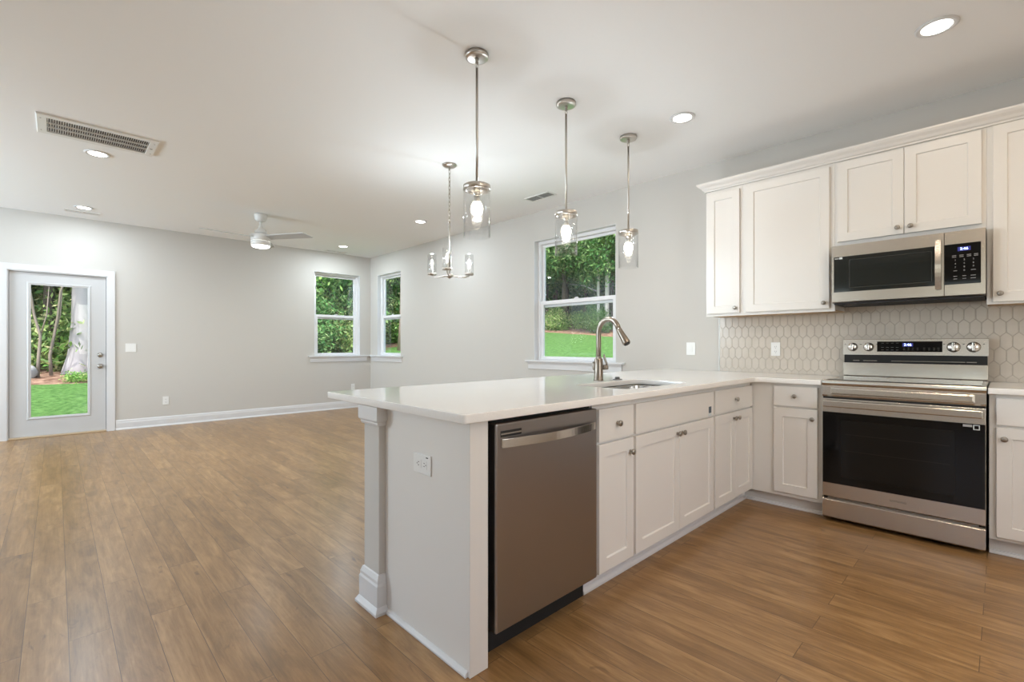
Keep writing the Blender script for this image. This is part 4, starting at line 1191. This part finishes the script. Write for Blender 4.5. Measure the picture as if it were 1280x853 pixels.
def leaves(n, clumps, spread, size, seed, fn_center):
    rng = np.random.default_rng(seed)
    cc_ = np.array([fn_center(rng) for _ in range(clumps)])
    idx = rng.integers(0, clumps, n)
    p = cc_[idx] + rng.normal(0, 1, (n, 3))*spread
    nrm = rng.normal(0, 1, (n, 3)) + np.array([0.25, -0.45, 0.7])
    nrm /= np.linalg.norm(nrm, axis=1)[:, None]
    t = np.cross(nrm, rng.normal(0, 1, (n, 3))); t /= np.linalg.norm(t, axis=1)[:, None]
    b = np.cross(nrm, t)
    s = size*rng.uniform(0.6, 1.3, n)[:, None]
    v = np.stack([p - t*s, p + b*s*0.42, p + t*s, p - b*s*0.42], 1).reshape(-1, 3)
    faces = [(4*i, 4*i+1, 4*i+2, 4*i+3) for i in range(n)]
    me = bpy.data.meshes.new('leaves')
    me.from_pydata(v.tolist(), [], faces)
    return me
def mesh_obj(name, me, mat, parent):
    me.materials.clear(); me.materials.append(MAT[mat])
    o = bpy.data.objects.new(name, me); COL.objects.link(o); o.parent = parent
    return o
def crown_c(zlo, zhi, rad):
    def f_(rng):
        h = rng.uniform(0, 1)
        rr = rad*(0.55+0.75*math.sin(math.pi*min(1, 0.18+0.75*h)))*math.sqrt(rng.uniform(0.1, 1))
        a = rng.uniform(0, 2*math.pi)
        return (rr*math.cos(a), rr*math.sin(a), zlo+(zhi-zlo)*h)
    return f_
def trunk_mb(h, r, lean, seed, branches=4, seg=10, flare=1.5):
    rng = random.Random(seed)
    m = MB()
    pts = []; rad = []
    for k in range(9):
        t = k/8
        pts.append((lean*t*t + 0.10*math.sin(3*t+seed), 0.08*math.sin(4*t+seed*2), -0.15 + h*t))
        rad.append(r*(1-0.62*t)*(flare if k == 0 else 1.0))
    m.tube(pts, rad, seg)
    for _ in range(branches):
        t = rng.uniform(0.35, 0.9); i = int(t*8)
        p = Vector(pts[i]); a = rng.uniform(0, 6.28); L_ = rng.uniform(0.8, 2.0)
        q = p + Vector((math.cos(a)*L_, math.sin(a)*L_, rng.uniform(0.5, 1.4)))
        m.tube([p, (p+q)/2+Vector((0, 0, 0.12)), q], [r*0.30, r*0.22, r*0.08], 6)
    return m
TREE_LABEL = 'leafy green tree among the woods beyond the lawn'
protos = []
for k, (h, r, mat, lm, zlo, zhi, rad) in enumerate(((11, .16, 'bark', 'leaves_green', 2.3, 11.0, 2.3), (12, .13, 'bark_dark', 'leaves_deep', 2.9, 11.5, 2.4), (10, .11, 'bark_dark', 'leaves_mixed', 1.9, 9.5, 2.2))):
    t = thing('tree', TREE_LABEL, 'tree', (0, 0, 0), 0, 'trees of the woods')
    obj('trunk', trunk_mb(h, r, 0.3, k+1), mat, t)
    mesh_obj('crown', leaves(18000, 150, 0.36, 0.10, 10+k, crown_c(zlo, zhi, rad)), lm, t)
    protos.append(t)
bush_protos = []
for k, (lm, hh, rad) in enumerate((('leaves_deep', 2.6, 1.1), ('leaves_mixed', 1.7, 1.0), ('leaves_green', 1.2, 0.9))):
    t = thing('shrub', 'leafy shrub in the undergrowth at the foot of the woods', 'shrub', (0, 0, 0), 0, 'shrubs of the undergrowth')
    mm = MB()
    rng = random.Random(k)
    for q in range(6):
        a = rng.uniform(0, 6.28)
        mm.tube([(0.1*math.cos(a), 0.1*math.sin(a), -0.1), (0.3*math.cos(a), 0.3*math.sin(a), hh*0.5), (0.6*math.cos(a+.4), 0.6*math.sin(a+.4), hh*0.95)], [0.022, 0.016, 0.006], 6)
    obj('stems', mm, 'bark_dark', t)
    mesh_obj('foliage', leaves(4200, 46, 0.24, 0.075, 50+k, crown_c(0.10, hh*0.9, rad*0.85)), lm, t)
    bush_protos.append(t)

rng = random.Random(11)
spots = []
def far_enough(x, y, dmin): return all((x-a)**2+(y-b)**2 > dmin*dmin for a, b in spots)
# wood edge along the left side and the far side, several ranks deep
def try_rank(off, n, dmin):
    tries = 0; got = 0
    while got < n and tries < 4000:
        tries += 1
        if rng.random() < 0.52:
            y = rng.uniform(-9, 14); x = -(6.6+0.42*max(0, y+1)) if y < 6 else -9.6
            x -= off + rng.uniform(0, 2.0)
        else:
            x = rng.uniform(-11, 9); y = 15.0 + 0.05*(x-4) + off + rng.uniform(0, 2.0)
        if not far_enough(x, y, dmin): continue
        # leave the view onto the pale trunk by the door open
        if -9.9 < x < -5 and -7.4 < y < -1.6: continue
        spots.append((x, y)); got += 1
for off, n, dm_ in ((1.8, 20, 2.3), (4.4, 22, 2.3)):
    try_rank(off, n, dm_)
used = set()
for i, (x, y) in enumerate(spots):
    k = rng.choice((0, 0, 1, 1, 2))
    s = rng.uniform(0.85, 1.2)
    if k not in used:
        o = protos[k]; used.add(k)
        o.location = (x, y, gz(x, y)); o.rotation_euler = (0, 0, rng.uniform(0, 6.28)); o.scale = (s, s, s)
    else:
        dup(protos[k], (x, y, gz(x, y)), rng.uniform(0, 6.28), scale=(s, s, s*rng.uniform(.9, 1.1)))
bs = []
for i in range(70):
    low = False
    if rng.random() < 0.80:
        y = rng.uniform(-9, 14); x = -(6.6+0.42*max(0, y+1)) if y < 6 else -9.6
        x -= rng.uniform(0.7, 6.0) if y > -2.2 else rng.uniform(2.2, 6.0)
    else:
        x = rng.uniform(-11, 9); y = 15.0+0.05*(x-4) + rng.uniform(0.6, 3.0); low = True
    if -9.6 < x < -5 and -5.9 < y < -2.6: continue
    bs.append((x, y, low))
used = set()
for i, (x, y, low) in enumerate(bs):
    k = i % 3
    s = rng.uniform(0.45, 0.75) if low else rng.uniform(0.8, 1.35)
    if k not in used:
        o = bush_protos[k]; used.add(k); o.location = (x, y, gz(x, y)); o.scale = (s, s, s)
    else:
        dup(bush_protos[k], (x, y, gz(x, y)), rng.uniform(0, 6.28), scale=(s, s, s))

# the uncountable mass of the deep woods behind the trees
def woods_c(r_):
    if r_.uniform() < 0.5:
        y = r_.uniform(-16, 20)
        x = -(14.2 + 0.42*max(0, y+1)) if y < 6 else -17.2
        x -= r_.uniform(0, 3.5)
    else:
        x = r_.uniform(-18, 16); y = 22.3 + 0.05*(x-4) + r_.uniform(0, 3.5)
    return (x, y, gz(x, y) + 12.0*r_.uniform()**1.1)
dw_ = thing('woods', 'dense leafy mass of the deep woods behind the single trees', 'woods', (0, 0, 0), kind='stuff')
mesh_obj('foliage', leaves(150000, 3200, 0.55, 0.26, 5, woods_c), 'leaves_deep', dw_)
dt_ = MB(); rg_ = random.Random(3)
for i in range(70):
    if rg_.random() < 0.5:
        y = rg_.uniform(-14, 16); x = -(13.6 + 0.42*max(0, y+1)) if y < 6 else -16.6
        x -= rg_.uniform(0, 1.5)
    else:
        x = rg_.uniform(-16, 14); y = 21.2 + 0.05*(x-4) + rg_.uniform(0, 1.5)
    g0 = gz(x, y)
    dt_.tube([(x, y, g0-0.1), (x+0.1, y, g0+5), (x+0.2, y+0.1, g0+11)], [rg_.uniform(.06, .15), 0.08, 0.04], 7)
obj('trunks', dt_, 'bark', dw_)

# the pale trunk seen through the door, with a flared foot
bt = thing('tree', 'thick pale tree trunk with a flared foot seen through the glass door', 'tree', (-8.55, -3.80, gz(-8.55, -3.8)))
m = MB()
m.tube([(0.05, -0.05, -0.2), (0.02, -0.02, 0.15), (0.0, 0.0, 0.55), (0, 0.04, 1.3), (0, 0.06, 3.0), (0, 0.08, 6.0), (0.1, 0.1, 10)], [0.34, 0.30, 0.265, 0.24, 0.228, 0.215, 0.15], 18)
for a, L_ in ((2.4, 0.42), (3.8, 0.40), (5.2, 0.42), (-1.3, 0.40), (0.6, 0.40)):
    m.tube([(0.18*math.cos(a), 0.18*math.sin(a), 0.45), (0.30*math.cos(a), 0.30*math.sin(a), 0.10), (L_*math.cos(a), L_*math.sin(a), -0.12)], [0.10, 0.08, 0.04], 8)
obj('trunk', m, 'bark_pale', bt)
mesh_obj('crown', leaves(15000, 160, 0.40, 0.085, 77, lambda r_: tuple(np.array(crown_c(5, 11, 2.6)(r_)))), 'leaves_green', bt)
# slim leaning saplings beside it
for (x, y, lean, h, lab) in ((-7.9, -4.60, 0.42, 4.6, 'slim bare sapling bending over the litter, seen through the door'), (-8.2, -4.36, -0.55, 5.2, 'slim leaning sapling between bent sapling and pale trunk')):
    t = thing('sapling', lab, 'tree', (x, y, gz(x, y)))
    mm = MB()
    mm.tube([(0, 0, -0.1), (0.02, 0.05*lean, 0.5), (0, 0.05, 1.0), (0.03, -0.18*lean+0.02, 1.5), (0, -0.30*lean, 2.1), (0.05, -0.75*lean, 3.0), (0.1, -1.2*lean, h)], [0.038, 0.033, 0.030, 0.027, 0.024, 0.018, 0.008], 8)
    obj('stem', mm, 'bark', t)
    obj('side_branch', MB().tube([(0, 0.05, 1.0), (0.02, 0.16, 1.5), (0.0, 0.20, 2.2)], [0.019, 0.014, 0.006], 8), 'bark', t)
rk = MB()
ret = bmesh.ops.create_icosphere(rk.bm, subdivisions=3, radius=1)
for v in rk.bm.verts:
    k = 1 + 0.22*mnoise.noise(v.co*1.6)
    v.co = Vector((v.co.x*0.30*k, v.co.y*0.26*k, v.co.z*0.24*k))
for f_ in rk.bm.faces: f_.smooth = True
tag(obj('boulder', rk, 'rock_pale', loc=(-7.75, -4.88, gz(-7.75, -4.88)+0.14)), 'pale boulder on the leaf litter outside the glass door', 'rock')
# green weeds below the pale trunk
wd = thing('weed_clump', 'low bright green weed clump at the foot of the pale trunk', 'plant', (-6.75, -3.86, gz(-6.75, -3.86)))
mesh_obj('foliage', leaves(1300, 40, 0.06, 0.026, 91, lambda r_: (r_.uniform(-.25, .25), r_.uniform(-.26, .30), r_.uniform(.02, .14))), 'leaves_green', wd)
# pinkish trunk framed by the corner window on the back wall
pt_ = thing('tree', 'stout pinkish brown trunk framed by the narrow corner window', 'tree', (-8.38, 5.95, gz(-8.38, 5.95)))
obj('trunk', trunk_mb(12, 0.24, 0.1, 5, 3, 14), 'bark_pink', pt_)
mesh_obj('crown', leaves(15000, 160, 0.40, 0.085, 78, crown_c(5.5, 12, 2.6)), 'leaves_deep', pt_)
# slim pale trunks standing on the lawn edge in the big window
for (x, y, r_, lab) in ((-5.9, 16.0, 0.13, 'slim pale trunk at the lawn edge seen above the faucet arc'), (-6.2, 15.9, 0.09, 'thinner pale trunk beside the one seen above the faucet arc')):
    t = thing('tree', lab, 'tree', (x, y, gz(x, y)))
    obj('trunk', trunk_mb(9, r_, 0.1, int(r_*100), 2, 12, 1.2), 'bark_silver', t)
    mesh_obj('crown', leaves(11000, 130, 0.36, 0.08, int(r_*1000), crown_c(4.6, 9.5, 1.9)), 'leaves_green', t)
